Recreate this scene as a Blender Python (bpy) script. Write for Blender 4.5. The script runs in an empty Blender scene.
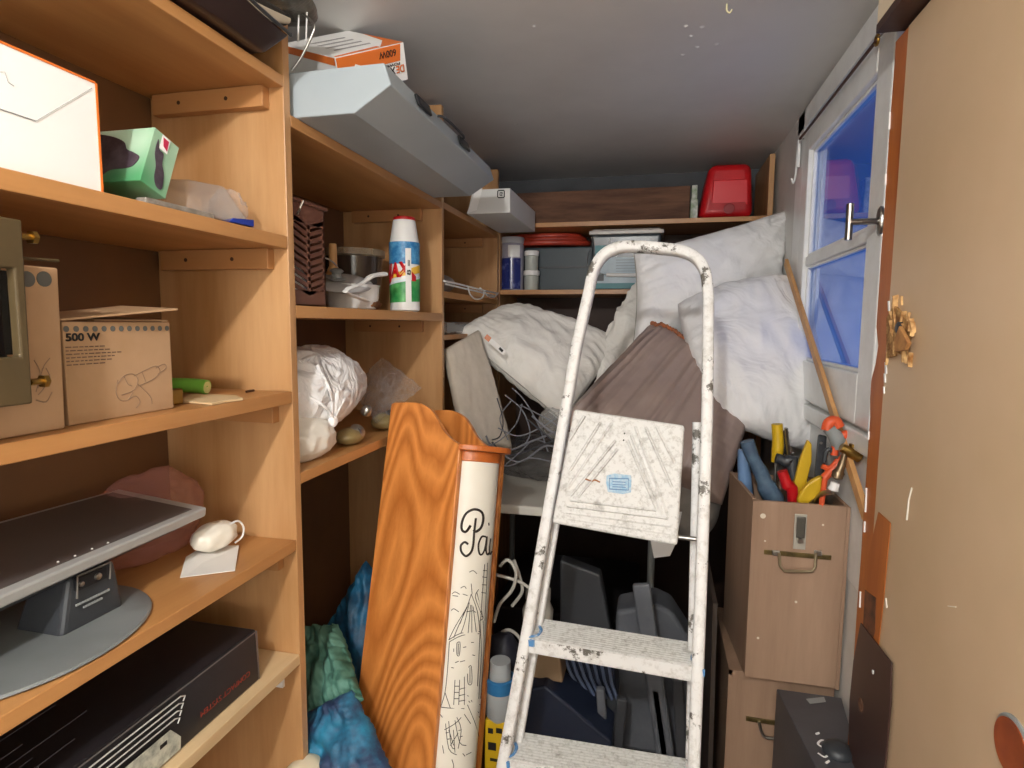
import bpy, bmesh, math, random
from mathutils import Vector, Matrix, noise
random.seed(7)
SC = bpy.context.scene
COL = SC.collection
V = Vector
PI = math.pi
# ------------------------------------------------------------ camera
F = 598.0; CZ = 1.5
def _n(a): return V(a).normalized()
ZW = _n((45, -5952, -F))                 # world axes written in camera space (x right, y down, z forward)
YW = V((143, -59, F)); YW = (YW - YW.dot(ZW)*ZW).normalized()
XW = YW.cross(ZW)
def ray(px, py):
    d = V(((px-512)/F, (py-384)/F, 1.0))
    return V((d.dot(XW), d.dot(YW), d.dot(ZW)))
def at(px, py, X=None, Y=None, Z=None):
    """where the sight line through a pixel meets a real wall, shelf or front plane of the room"""
    w = ray(px, py)
    if X is not None: t = X/w.x
    elif Y is not None: t = Y/w.y
    else: t = (Z-CZ)/w.z
    return w*t + V((0, 0, CZ))
def onp(px, py, p0, n):
    w = ray(px, py); o = V((0, 0, CZ))
    return o + w*((V(p0)-o).dot(n)/w.dot(n))
cam = bpy.data.cameras.new('camera'); co = bpy.data.objects.new('camera', cam); COL.objects.link(co)
cam.sensor_width = 36; cam.lens = F/1024*36; cam.clip_start = .01
M = Matrix(((XW[0], -XW[1], -XW[2]), (YW[0], -YW[1], -YW[2]), (ZW[0], -ZW[1], -ZW[2])))
co.matrix_world = Matrix.Translation((0, 0, CZ)) @ M.to_4x4()
SC.camera = co
# ------------------------------------------------------------ materials
def lin(c):
    if isinstance(c, str):
        c = [int(c[i:i+2], 16)/255 for i in (0, 2, 4)]
        c = [x/12.92 if x <= .04045 else ((x+.055)/1.055)**2.4 for x in c]
    return (c[0], c[1], c[2], 1)
def newmat(name):
    m = bpy.data.materials.new(name); m.use_nodes = True
    nt = m.node_tree; b = nt.nodes['Principled BSDF']
    return m, nt, b
def nd(nt, typ, **k):
    n = nt.nodes.new(typ)
    for a, v in k.items():
        if a in n.inputs.keys(): n.inputs[a].default_value = v
        else: setattr(n, a, v)
    return n
def mat(name, c, rough=.5, metal=0, c2=None, ns=8, lo=.4, hi=.65, bump=0, bs=40, spec=.5, trans=0, alpha=1, stretch=(1, 1, 1), detail=4, coat=0, ior=1.45):
    m, nt, b = newmat(name); L = nt.links
    b.inputs['Base Color'].default_value = lin(c); b.inputs['Roughness'].default_value = rough
    b.inputs['Metallic'].default_value = metal; b.inputs['Specular IOR Level'].default_value = spec
    b.inputs['Transmission Weight'].default_value = trans; b.inputs['Alpha'].default_value = alpha
    b.inputs['Coat Weight'].default_value = coat; b.inputs['IOR'].default_value = ior
    tc = nd(nt, 'ShaderNodeTexCoord'); mp = nd(nt, 'ShaderNodeMapping'); mp.inputs['Scale'].default_value = stretch
    L.new(tc.outputs['Object'], mp.inputs['Vector'])
    if c2:
        n = nd(nt, 'ShaderNodeTexNoise', Scale=ns, Detail=detail, Roughness=.6)
        r = nd(nt, 'ShaderNodeValToRGB'); r.color_ramp.elements[0].position = lo; r.color_ramp.elements[1].position = hi
        r.color_ramp.elements[0].color = lin(c); r.color_ramp.elements[1].color = lin(c2)
        L.new(mp.outputs[0], n.inputs['Vector']); L.new(n.outputs['Fac'], r.inputs[0]); L.new(r.outputs[0], b.inputs['Base Color'])
    if bump:
        n2 = nd(nt, 'ShaderNodeTexNoise', Scale=bs, Detail=4.0); bp = nd(nt, 'ShaderNodeBump', Strength=bump, Distance=.01)
        L.new(mp.outputs[0], n2.inputs['Vector']); L.new(n2.outputs['Fac'], bp.inputs['Height']); L.new(bp.outputs[0], b.inputs['Normal'])
    return m
def wood(name, c1, c2, grain='Y', rough=.45, k=9, knots=.25, dark=None, dist=5, ws=3.2, wv=.1, rings=18):
    """long soft grain along one axis, a few knots"""
    m, nt, b = newmat(name); L = nt.links
    tc = nd(nt, 'ShaderNodeTexCoord'); mp = nd(nt, 'ShaderNodeMapping')
    s = [k, k, k]; s['XYZ'.index(grain)] = k*.09
    mp.inputs['Scale'].default_value = s; L.new(tc.outputs['Object'], mp.inputs['Vector'])
    n1 = nd(nt, 'ShaderNodeTexNoise', Scale=1.2, Detail=6.0, Roughness=.6, Distortion=.6)
    n2 = nd(nt, 'ShaderNodeTexNoise', Scale=9.0, Detail=3.0, Roughness=.7)
    nr = nd(nt, 'ShaderNodeTexNoise', Scale=.38, Detail=1.5, Roughness=.35)          # growth rings = contours of a slow stretched noise
    for x in (n1, n2, nr): L.new(mp.outputs[0], x.inputs['Vector'])
    m1 = nd(nt, 'ShaderNodeMath', operation='MULTIPLY'); m1.inputs[1].default_value = rings; L.new(nr.outputs['Fac'], m1.inputs[0])
    w = nd(nt, 'ShaderNodeMath', operation='PINGPONG'); w.inputs[1].default_value = 1.0; L.new(m1.outputs[0], w.inputs[0])
    a = nd(nt, 'ShaderNodeMix', data_type='FLOAT'); a.inputs[0].default_value = wv
    L.new(n1.outputs['Fac'], a.inputs[2]); L.new(w.outputs[0], a.inputs[3])
    a2 = nd(nt, 'ShaderNodeMix', data_type='FLOAT'); a2.inputs[0].default_value = .25
    L.new(a.outputs[0], a2.inputs[2]); L.new(n2.outputs['Fac'], a2.inputs[3])
    r = nd(nt, 'ShaderNodeValToRGB'); r.color_ramp.elements[0].position = .3; r.color_ramp.elements[1].position = .68
    r.color_ramp.elements[0].color = lin(c2); r.color_ramp.elements[1].color = lin(c1)
    L.new(a2.outputs[0], r.inputs[0])
    # knots
    mp2 = nd(nt, 'ShaderNodeMapping'); s2 = [6, 6, 6]; s2['XYZ'.index(grain)] = 2.6; mp2.inputs['Scale'].default_value = s2
    mp2.inputs['Location'].default_value = (.3, .2, .7)
    L.new(tc.outputs['Object'], mp2.inputs['Vector'])
    vo = nd(nt, 'ShaderNodeTexVoronoi', Scale=1.0); L.new(mp2.outputs[0], vo.inputs['Vector'])
    kr = nd(nt, 'ShaderNodeValToRGB'); kr.color_ramp.elements[0].position = .03; kr.color_ramp.elements[1].position = .14
    kr.color_ramp.elements[0].color = (1, 1, 1, 1); kr.color_ramp.elements[1].color = (0, 0, 0, 1)
    L.new(vo.outputs['Distance'], kr.inputs[0])
    mx = nd(nt, 'ShaderNodeMix', data_type='RGBA'); mul = nd(nt, 'ShaderNodeMath', operation='MULTIPLY'); mul.inputs[1].default_value = knots
    L.new(kr.outputs[0], mul.inputs[0]); L.new(mul.outputs[0], mx.inputs[0]); L.new(r.outputs[0], mx.inputs[6]); mx.inputs[7].default_value = lin(dark or '4a2408')
    L.new(mx.outputs[2], b.inputs['Base Color']); b.inputs['Roughness'].default_value = rough
    bp = nd(nt, 'ShaderNodeBump', Strength=.08, Distance=.004); L.new(n2.outputs['Fac'], bp.inputs['Height']); L.new(bp.outputs[0], b.inputs['Normal'])
    return m
def paint_chip(name, base, chips, scale=18, lo=.56, hi=.6, rough=.6, c3=None):
    """splattered / chipped paint"""
    m, nt, b = newmat(name); L = nt.links
    tc = nd(nt, 'ShaderNodeTexCoord')
    n = nd(nt, 'ShaderNodeTexNoise', Scale=float(scale), Detail=8.0, Roughness=.72); L.new(tc.outputs['Object'], n.inputs['Vector'])
    r = nd(nt, 'ShaderNodeValToRGB'); r.color_ramp.elements[0].position = lo; r.color_ramp.elements[1].position = hi
    r.color_ramp.elements[0].color = lin(base); r.color_ramp.elements[1].color = lin(chips)
    L.new(n.outputs['Fac'], r.inputs[0])
    n3 = nd(nt, 'ShaderNodeTexNoise', Scale=scale*3.0, Detail=5.0, Roughness=.7); L.new(tc.outputs['Object'], n3.inputs['Vector'])
    r3 = nd(nt, 'ShaderNodeValToRGB'); r3.color_ramp.elements[0].position = .3; r3.color_ramp.elements[1].position = .5
    r3.color_ramp.elements[0].color = lin(c3 or chips); r3.color_ramp.elements[1].color = (1, 1, 1, 1)
    L.new(n3.outputs['Fac'], r3.inputs[0])
    mx = nd(nt, 'ShaderNodeMix', data_type='RGBA', blend_type='MULTIPLY'); mx.inputs[0].default_value = .55
    L.new(r.outputs[0], mx.inputs[6]); L.new(r3.outputs[0], mx.inputs[7]); L.new(mx.outputs[2], b.inputs['Base Color'])
    bp = nd(nt, 'ShaderNodeBump', Strength=.35, Distance=.003); L.new(n.outputs['Fac'], bp.inputs['Height']); L.new(bp.outputs[0], b.inputs['Normal'])
    b.inputs['Roughness'].default_value = rough
    return m
def film(name, c, a=.35, rough=.12):
    """thin clear plastic: some light passes, some glints"""
    m, nt, b = newmat(name); L = nt.links
    b.inputs['Base Color'].default_value = lin(c); b.inputs['Roughness'].default_value = rough; b.inputs['Specular IOR Level'].default_value = .8
    t = nd(nt, 'ShaderNodeBsdfTransparent'); mx = nd(nt, 'ShaderNodeMixShader'); lw = nd(nt, 'ShaderNodeLayerWeight', Blend=.35)
    ad = nd(nt, 'ShaderNodeMath', operation='ADD'); ad.inputs[1].default_value = a; ad.use_clamp = True
    ml = nd(nt, 'ShaderNodeMath', operation='MULTIPLY'); ml.inputs[1].default_value = .45; L.new(lw.outputs['Facing'], ml.inputs[0]); L.new(ml.outputs[0], ad.inputs[0]); L.new(ad.outputs[0], mx.inputs[0]); L.new(t.outputs[0], mx.inputs[1]); L.new(b.outputs[0], mx.inputs[2])
    L.new(mx.outputs[0], nt.nodes['Material Output'].inputs['Surface'])
    return m
def glassm(name, tint='dfe8f2'):
    m, nt, b = newmat(name); L = nt.links; nt.nodes.remove(b)
    t = nd(nt, 'ShaderNodeBsdfTransparent'); t.inputs[0].default_value = lin(tint)
    g = nd(nt, 'ShaderNodeBsdfGlossy', Roughness=.01); lw = nd(nt, 'ShaderNodeLayerWeight', Blend=.5); pw = nd(nt, 'ShaderNodeMath', operation='POWER'); pw.inputs[1].default_value = 5.0; L.new(lw.outputs['Facing'], pw.inputs[0]); fr = nd(nt, 'ShaderNodeMath', operation='MULTIPLY_ADD'); fr.inputs[1].default_value = 1.2; fr.inputs[2].default_value = .04; L.new(pw.outputs[0], fr.inputs[0]); mx = nd(nt, 'ShaderNodeMixShader')
    L.new(fr.outputs[0], mx.inputs[0]); L.new(t.outputs[0], mx.inputs[1]); L.new(g.outputs[0], mx.inputs[2])
    L.new(mx.outputs[0], nt.nodes['Material Output'].inputs['Surface'])
    return m
m_shelfY = wood('shelf_wood', 'c49058', 'a87240', 'Y', rough=.38, k=7, knots=.0, rings=26, wv=.2)
m_shelfX = wood('shelf_wood_cross', 'c49058', 'a87240', 'X', rough=.38, k=7, knots=.0, rings=26, wv=.2)
m_panel = wood('panel_wood', 'cb9f70', 'a47444', 'Z', rough=.36, k=7, knots=.7, dark='6a3c14', rings=26, wv=.22)
m_edge = wood('edge_band', 'daaa70', 'be8c52', 'Z', rough=.4, k=9, knots=0)
m_backp = mat('back_panel', '74502f', .6, c2='66462c', ns=3)  # darkened brown: the shading inside the bays is put into the colour
m_cleat = wood('cleat_wood', 'b88452', 'a87444', 'X', rough=.5, k=6, knots=.0)
m_pine = wood('orange_pine', 'dc8e48', 'b4682c', 'Z', rough=.32, k=11, knots=.5, dark='7a3408', rings=60, wv=.5)
m_pine2 = wood('orange_pine_rim', 'cf7434', 'a4521c', 'Y', rough=.3, k=8, knots=0)
m_ply = wood('plywood', 'a88a72', '866a54', 'Z', rough=.6, k=6, knots=.15, rings=14, wv=.2)
m_stick = wood('batten_wood', 'd8a870', 'c08c54', 'Z', rough=.55, k=12, knots=.1)
m_ceil = mat('ceiling_paint', 'dcdbd8', .5, c2='d2d1ce', ns=2.2, bump=.12, bs=7)
m_wall = mat('wall_paint', 'e0dfda', .5, c2='d2d0ca', ns=3, bump=.15, bs=10)
m_frame = mat('white_gloss_paint', 'eeefec', .28, c2='e2e2de', ns=12, bump=.05, bs=20)
m_floor = mat('floor_tile', '6a4a38', .5, c2='54382a', ns=6)
m_door = mat('door_laminate', 'd0b492', .42, c2='c8ac88', ns=2.5, bump=.03, bs=6)
m_lip = mat('door_lipping', 'a85a22', .45, c2='c07030', ns=14, stretch=(1, 1, .15))
m_dkbrown = mat('dark_stain', '4a2c1c', .5, c2='38200f', ns=9)
m_glass = glassm('window_glass')
m_ladder = paint_chip('ladder_paint', 'ededeb', '6a665e', 14, .575, .61, .5, 'b8b4aa')
m_step = paint_chip('step_paint', 'dfdfdc', 'a09e98', 30, .55, .75, .6, 'a09a90')
m_cloth = mat('pillow_cotton', 'f4f1ea', .9, c2='eeeae2', ns=5, bump=.06, bs=90)
m_cloth2 = mat('pillow_cotton_bright', 'f6f5f4', .9, c2='f0f0f0', ns=5, bump=.06, bs=90)
def folds(m, sc=6, st=.5, dist=.02):
    nt = m.node_tree; L = nt.links; b = nt.nodes['Principled BSDF']
    tc = nd(nt, 'ShaderNodeTexCoord'); n = nd(nt, 'ShaderNodeTexNoise', Scale=float(sc), Detail=3.0, Roughness=.45, Distortion=1.6)
    bp = nd(nt, 'ShaderNodeBump', Strength=st, Distance=dist); L.new(tc.outputs['Object'], n.inputs['Vector']); L.new(n.outputs['Fac'], bp.inputs['Height'])
    if b.inputs['Normal'].links: L.new(b.inputs['Normal'].links[0].from_socket, bp.inputs['Normal'])
    L.new(bp.outputs[0], b.inputs['Normal'])
folds(m_cloth, 6, .6, .03); folds(m_cloth2, 6, .6, .03)
m_brownf = mat('brown_satin', '9a877e', .42, c2='92807a', ns=10)
m_card = mat('cardboard', 'b08e6c', .8, c2='a4825e', ns=7, bump=.05, bs=60)
m_white = mat('white_card', 'f2f1ee', .6)
m_whitep = mat('white_plastic', 'ecebe8', .35)
m_cream = mat('cream_ceramic', 'ece8dc', .3, c2='e6e1d2', ns=4)
m_black = mat('black_plastic', '17171a', .35)
m_black2 = mat('black_card', '1d1b1d', .33, c2='262326', ns=5)
m_dark = mat('dark_grey_plastic', '33363a', .4)
m_grey = mat('grey_plastic', '8d9190', .4)
m_silver = mat('silver_plastic', 'b4b6b4', .35, metal=.3)
m_caseg = mat('grey_blue_enamel', 'a9b3b8', .42, c2='a2acb1', ns=3)
m_steel = mat('steel', 'a8a6a0', .3, metal=1)
m_brass = mat('brass', '9c7c40', .35, metal=1)
m_orange = mat('orange_print', 'e0742c', .5)
m_ink = mat('black_ink', '1c1a18', .6)
m_red = mat('red_plastic', 'c8141c', .4, c2='a81018', ns=6)
m_blue = mat('blue_plastic', '2a62b0', .35)
m_yellow = mat('yellow_plastic', 'cca61c', .4)
m_green = mat('green_plastic', '7cc04c', .35)
m_film = film('clear_film', 'd8d8d8', .0, .08)
m_filmpink = film('pink_film', 'e8a8a0', .10, .2)
m_fog = film('clear_box_plastic', 'd8cfc8', .35, .2)
m_bag = mat('white_bag', 'f6f6f6', .4, bump=.1, bs=30); folds(m_bag, 14, .9, .03)
# ------------------------------------------------------------ objects
def mesh_obj(name, bm, m, parent=None, bevel=0, smooth=None, seg=2, recalc=True):
    if recalc: bmesh.ops.recalc_face_normals(bm, faces=bm.faces)
    if parent is not None:
        off = V(parent['_o']) if '_o' in parent else V((0, 0, 0))
    me = bpy.data.meshes.new(name)
    # local origin: thing base when top level, parent's base when a part
    if parent is None:
        xs = [v.co.x for v in bm.verts]; ys = [v.co.y for v in bm.verts]; zs = [v.co.z for v in bm.verts]
        o0 = V(((min(xs)+max(xs))/2, (min(ys)+max(ys))/2, min(zs)))
    else: o0 = off
    bmesh.ops.translate(bm, vec=-o0, verts=bm.verts)
    bm.to_mesh(me); bm.free()
    ob = bpy.data.objects.new(name, me); COL.objects.link(ob)
    for mm in (m if isinstance(m, (list, tuple)) else [m]): me.materials.append(mm)
    if smooth is not None:
        me.shade_smooth()
        if smooth < 180: me.set_sharp_from_angle(angle=math.radians(smooth))
    if bevel:
        bv = ob.modifiers.new('bevel', 'BEVEL'); bv.width = bevel; bv.segments = seg; bv.limit_method = 'ANGLE'; bv.angle_limit = math.radians(35)
    if parent is None: ob.location = o0
    else: ob.parent = parent
    ob['_o'] = tuple(o0)
    return ob
def thing(name, label, cat, loc, group=None):
    o = bpy.data.objects.new(name, None); COL.objects.link(o); o.location = loc; o['_o'] = tuple(loc)
    o.empty_display_size = .03
    o['label'] = label; o['category'] = cat
    if group: o['group'] = group
    return o
def tag(o, label, cat, group=None, kind=None):
    o['label'] = label; o['category'] = cat
    if group: o['group'] = group
    if kind: o['kind'] = kind
    return o
def struct(name, bm, m, **k):
    o = mesh_obj(name, bm, m, **k); o['kind'] = 'structure'; return o
def B(): return bmesh.new()
def hexa(bm, p):
    """8 corners: bottom four, top four (same order)"""
    v = [bm.verts.new(q) for q in p]
    for f in ((0, 1, 2, 3), (7, 6, 5, 4), (0, 4, 5, 1), (1, 5, 6, 2), (2, 6, 7, 3), (3, 7, 4, 0)): bm.faces.new([v[i] for i in f])
    return bm
def box(bm, x0, x1, y0, y1, z0, z1):
    return hexa(bm, [(x0, y0, z0), (x1, y0, z0), (x1, y1, z0), (x0, y1, z0), (x0, y0, z1), (x1, y0, z1), (x1, y1, z1), (x0, y1, z1)])
def obox(bm, c, ax, ay, az, dx, dy, dz):
    c = V(c); ax, ay, az = V(ax).normalized()*dx/2, V(ay).normalized()*dy/2, V(az).normalized()*dz/2
    return hexa(bm, [c-ax-ay-az, c+ax-ay-az, c+ax+ay-az, c-ax+ay-az, c-ax-ay+az, c+ax-ay+az, c+ax+ay+az, c-ax+ay+az])
def prism(bm, pts, ex):
    ex = V(ex); a = [bm.verts.new(p) for p in pts]; b = [bm.verts.new(V(p)+ex) for p in pts]; n = len(a)
    bm.faces.new(a); bm.faces.new(b[::-1])
    for i in range(n): bm.faces.new((a[i], b[i], b[(i+1) % n], a[(i+1) % n]))
    return bm
def poly(bm, pts, th=.0006, n=None):
    """a thin printed or cut sheet"""
    pts = [V(p) for p in pts]
    if n is None: n = (pts[1]-pts[0]).cross(pts[2]-pts[0]).normalized()
    return prism(bm, pts, V(n)*th)
def spline(pts, k=6, closed=False):
    P = [V(p) for p in pts]; out = []; n = len(P)
    rng = range(n if closed else n-1)
    for i in rng:
        if closed: a, b, c, d = P[(i-1) % n], P[i], P[(i+1) % n], P[(i+2) % n]
        else: a, b, c, d = P[max(i-1, 0)], P[i], P[i+1], P[min(i+2, n-1)]
        for j in range(k):
            t = j/k
            out.append(.5*((2*b)+(c-a)*t+(2*a-5*b+4*c-d)*t*t+(3*b-3*c+d-a)*t**3))
    if not closed: out.append(P[-1])
    return out
def tube(bm, pts, r, n=8, closed=False, sm=0, flat=None):
    P = spline(pts, sm, closed) if sm else [V(p) for p in pts]
    N = len(P); rings = []; prev = None
    for i, p in enumerate(P):
        if closed: t = (P[(i+1) % N]-P[i-1]).normalized()
        else: t = (P[min(i+1, N-1)]-P[max(i-1, 0)]).normalized()
        if prev is None:
            up = V((0, 0, 1)) if abs(t.z) < .9 else V((1, 0, 0))
            a = t.cross(up).normalized()
        else: a = (prev - prev.dot(t)*t).normalized()
        prev = a; b = t.cross(a)
        rr = r[min(int(i*len(r)/N), len(r)-1)] if isinstance(r, (list, tuple)) else r
        ring = []
        for k in range(n):
            th = 2*PI*k/n
            ring.append(bm.verts.new(p + (a*math.cos(th) + b*math.sin(th)*(flat or 1))*rr))
        rings.append(ring)
    for i in range(N if closed else N-1):
        A, C = rings[i], rings[(i+1) % N]
        for k in range(n): bm.faces.new((A[k], A[(k+1) % n], C[(k+1) % n], C[k]))
    if not closed:
        bm.faces.new(rings[0][::-1]); bm.faces.new(rings[-1])
    return bm
def lathe(bm, c, prof, n=28, ax=(0, 0, 1), sx=(1, 1), cap=True):
    """prof: (radius, height along ax)"""
    c = V(c); ax = V(ax).normalized(); up = V((1, 0, 0)) if abs(ax.x) < .9 else V((0, 1, 0))
    a = (up-up.dot(ax)*ax).normalized(); b = ax.cross(a); R = []
    for r, h in prof:
        R.append([bm.verts.new(c+ax*h+(a*math.cos(2*PI*k/n)*sx[0]+b*math.sin(2*PI*k/n)*sx[1])*max(r, 1e-4)) for k in range(n)])
    for i in range(len(R)-1):
        for k in range(n): bm.faces.new((R[i][k], R[i][(k+1) % n], R[i+1][(k+1) % n], R[i+1][k]))
    if cap: bm.faces.new(R[0][::-1]); bm.faces.new(R[-1])
    return bm
def fbm(p, o=3):
    s = 0; a = 1
    for i in range(o): s += a*noise.noise(p); p = p*2.1+V((3.1, 1.7, 5.3)); a *= .5
    return s
def ridge(p, o=3):
    s = 0; a = 1
    for i in range(o): s += a*(1-2*abs(noise.noise(p))); p = p*1.9+V((1.3, 4.1, 2.2)); a *= .5
    return s
def blob(bm, c, rad, seed=0, amp=.15, freq=6, sub=5, zmin=None, M3=None, sq=1.0, fine=.0):
    """crumpled bag / cloth lump"""
    c = V(c)
    t = bmesh.new(); bmesh.ops.create_icosphere(t, subdivisions=sub, radius=1)
    for v in t.verts:
        d = v.co.normalized()
        d2 = V([math.copysign(abs(x)**sq, x) for x in d])
        q = V((d2.x*rad[0], d2.y*rad[1], d2.z*rad[2]))
        s = 1+amp*ridge(q*freq+V((seed*7.1, seed*3.3, seed)), 3)+.6*amp*fbm(q*freq*.5+V((seed, 9, 2)), 2) + fine*ridge(q*freq*4+V((seed, 2, 2)), 2)
        q = q*s
        if M3 is not None: q = M3 @ q
        q = q+c
        if zmin is not None and q.z < zmin: q.z = zmin+.0005*noise.noise(q*50)
        v.co = q
    me = bpy.data.meshes.new('t'); t.to_mesh(me); t.free(); bm.from_mesh(me); bpy.data.meshes.remove(me)
    return bm
def pillow(bm, cor, T, seed=0, pull=.12, wr=.006, fq=9, n=70, asym=.8, pw=2.6, nrm=None, pleat=0, pf=10, ex=.5, edge=.9, rnd=0):
    A, Bc, C, D = [V(p) for p in cor]
    if nrm is None:
        nrm = (Bc-A).cross(D-A).normalized()
        if nrm.dot(V((0, 0, CZ))-A) < 0: nrm = -nrm
    def pos(u, v, side):
        uu = u*(1-pull*(1-v*v)); vv = v*(1-pull*(1-u*u))
        uu, vv = uu*math.sqrt(1-rnd*vv*vv/2), vv*math.sqrt(1-rnd*uu*uu/2)
        s, t = (uu+1)/2, (vv+1)/2
        p = A*(1-s)*(1-t)+Bc*s*(1-t)+C*s*t+D*(1-s)*t
        e = max(0, (1-abs(u)**pw)*(1-abs(v)**pw))**ex
        h = T*e
        q = V((u, v, side*.5))
        eu = abs(u)**3; ev = abs(v)**3
        w = 0
        # puckers running in from the seams
        w += eu*noise.noise(V((v*11+seed, u*1.5, seed)))*edge
        w += ev*noise.noise(V((u*11+seed*2, v*1.5, seed+4)))*edge
        w += .9*fbm(V((u*fq*.25+seed, v*fq*.25, seed+side)), 2)
        w += .30*(ridge(V((u*fq*.30+v*1.6+seed, v*fq*.07-u*.3-seed, side)), 2)-.6)
        h2 = h + wr*w*min(1, e*2.2)
        if pleat: h2 += pleat*(ridge(V((u*pf+.25*v+seed, v*.12, 0)), 1)+.5*ridge(V((u*pf*2.3+.5*v+seed, v*.2, 5)), 1))*min(1, e*3)
        return p+nrm*(h2 if side > 0 else -h2*asym)
    grid = {}
    for side in (1, -1):
        for i in range(n+1):
            for j in range(n+1):
                u, v = -1+2*i/n, -1+2*j/n
                u = math.sin(u*PI/2)*.35+u*.65; v = math.sin(v*PI/2)*.35+v*.65
                if side < 0 and (i in (0, n) or j in (0, n)): grid[side, i, j] = grid[1, i, j]
                else: grid[side, i, j] = bm.verts.new(pos(u, v, side))
    for side in (1, -1):
        for i in range(n):
            for j in range(n):
                f = (grid[side, i, j], grid[side, i+1, j], grid[side, i+1, j+1], grid[side, i, j+1])
                bm.faces.new(f if side > 0 else f[::-1])
    return pos
def text(name, s, o, ux, uy, size, m, parent, width=None, th=.0005, bold=0, align='LEFT'):
    """flat lettering lying on a surface: origin o, reading direction ux, letter-up uy"""
    c = bpy.data.curves.new(name, 'FONT'); c.body = s; c.size = 1; c.extrude = 0; c.offset = bold; c.align_x = align
    t = bpy.data.objects.new('t', c); COL.objects.link(t)
    dg = bpy.context.evaluated_depsgraph_get(); me = bpy.data.meshes.new_from_object(t.evaluated_get(dg))
    bpy.data.objects.remove(t)
    bm = B(); bm.from_mesh(me); bpy.data.meshes.remove(me)
    ux, uy = V(ux).normalized(), V(uy).normalized(); n = ux.cross(uy).normalized()
    xs = [v.co.x for v in bm.verts]; w = max(xs)-min(xs)
    kx = size if width is None else width/w
    for v in bm.verts: v.co = V(o)+ux*v.co.x*kx+uy*v.co.y*size+n*.0006
    r = bmesh.ops.extrude_face_region(bm, geom=bm.faces[:])
    bmesh.ops.translate(bm, vec=n*th, verts=[g for g in r['geom'] if isinstance(g, bmesh.types.BMVert)])
    return mesh_obj(name, bm, m, parent)
# ============================================================ room
ZC = 2.165
b = B(); box(b, -1.05, .56, -1.0, 2.85, -.06, 0); struct('floor', b, m_floor)
b = B(); box(b, -1.05, .56, -1.0, 2.85, ZC, ZC+.06); struct('ceiling', b, m_ceil)
b = B(); box(b, -1.05, -1.0, -1.0, 2.85, 0, ZC); struct('wall_left', b, m_wall)
b = B(); box(b, -1.0, .43, 2.80, 2.85, 0, ZC); struct('wall_back', b, mat('back_wall_shaded', '4c4e52', .6, c2='404246', ns=5))  # shade above the back shelf is painted into this wall colour
b = B(); box(b, -1.0, .43, -1.0, -.95, 0, ZC); struct('wall_front', b, m_wall)
WY0, WY1, WZ0, WZ1 = 1.27, 2.05, 1.30, 2.10
b = B()
box(b, .43, .452, -1.0, WY0, 0, ZC); box(b, .43, .452, WY1, 2.85, 0, ZC)
box(b, .43, .452, WY0, WY1, 0, WZ0); box(b, .43, .452, WY0, WY1, WZ1, ZC)
struct('wall_right', b, m_wall)
# small cup hook and flaked spots on the ceiling
rc = random.Random(5)
o = thing('ceiling_hook', 'small pale hook screwed into the ceiling near the top edge of the view', 'hook', at(727, 4, Z=ZC))
q = at(727, 4, Z=ZC); b = B(); tube(b, [q, q-V((0, 0, .012)), q+V((.006, 0, -.018)), q+V((.010, 0, -.012))], .002, 8, sm=3); mesh_obj('hook_wire', b, mat('hook_cream', 'e0d8b0', .4), o, smooth=60)
b = B()
for px, py in ((686, 26), (691, 36), (683, 55), (717, 44), (697, 47), (702, 27), (534, 26), (639, 146), (550, 144), (541, 142), (516, 124)):
    lathe(b, at(px, py, Z=ZC+.0005), [(rc.uniform(.004, .008), 0), (.003, .0025), (0, .003)], 12, (0, 0, -1), cap=False)
o = struct('trim_3', b, m_ceil, smooth=60)
# ---- window: architrave, fixed frame, one casement of two panes
w = bpy.data.objects.new('window_1', None); COL.objects.link(w); w.location = (.43, 1.6, 1.3); w['_o'] = (.43, 1.6, 1.3); w['kind'] = 'structure'
b = B()
box(b, .416, .44, 2.0, 2.09, .0, 2.145); box(b, .416, .44, 1.20, 2.09, 2.085, 2.145)
box(b, .408, .44, 1.20, 2.12, 1.245, 1.285); box(b, .4262, .44, 1.20, 2.0, .95, 1.235)
mesh_obj('window_casing', b, m_frame, w, bevel=.004)
b = B()
GY0, GY1, GZ0, GZ1 = 1.372, 1.912, 1.403, 2.0
box(b, .412, .452, 1.285, GY0, 1.295, 2.072); box(b, .412, .452, GY1, 1.985, 1.295, 2.072)
box(b, .412, .452, GY0, GY1, 1.295, GZ0); box(b, .412, .452, GY0, GY1, GZ1, 2.072)
box(b, .418, .45, GY0, GY1, 1.672, 1.70)
mesh_obj('window_sash', b, m_frame, w, bevel=.004)
b = B()
for z0, z1 in ((GZ0, 1.672), (1.70, GZ1)):
    for y0, y1 in ((GY0, GY0+.008), (GY1-.008, GY1)): box(b, .424, .434, y0, y1, z0, z1)
    for q0, q1 in ((z0, z0+.008), (z1-.008, z1)): box(b, .424, .434, GY0+.008, GY1-.008, q0, q1)
mesh_obj('glazing_bead', b, m_frame, w, bevel=.002)
for z0, z1 in ((GZ0, 1.672), (1.70, GZ1)):
    b = B(); box(b, .4365, .4405, GY0-.005, GY1+.005, z0-.005, z1+.005); mesh_obj('window_pane', b, m_glass, w)
# handle: upright rosette, stem, upright grip
h = at(880, 221, X=.41)
b = B(); lathe(b, (.413, h.y, h.z), [(.0135, 0), (.0135, .004), (.011, .007)], 20, (-1, 0, 0), (1, 1))
for v in b.verts: v.co.z = h.z+(v.co.z-h.z)*2.1
mesh_obj('handle_rosette', b, m_steel, w, smooth=40)
b = B(); tube(b, [(.41, h.y, h.z), (.357, h.y-.002, h.z-.001)], .0062, 12); tube(b, [(.357, h.y, h.z-.034), (.357, h.y, h.z+.034)], .0068, 12)
mesh_obj('window_handle', b, m_steel, w, smooth=40)
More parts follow.
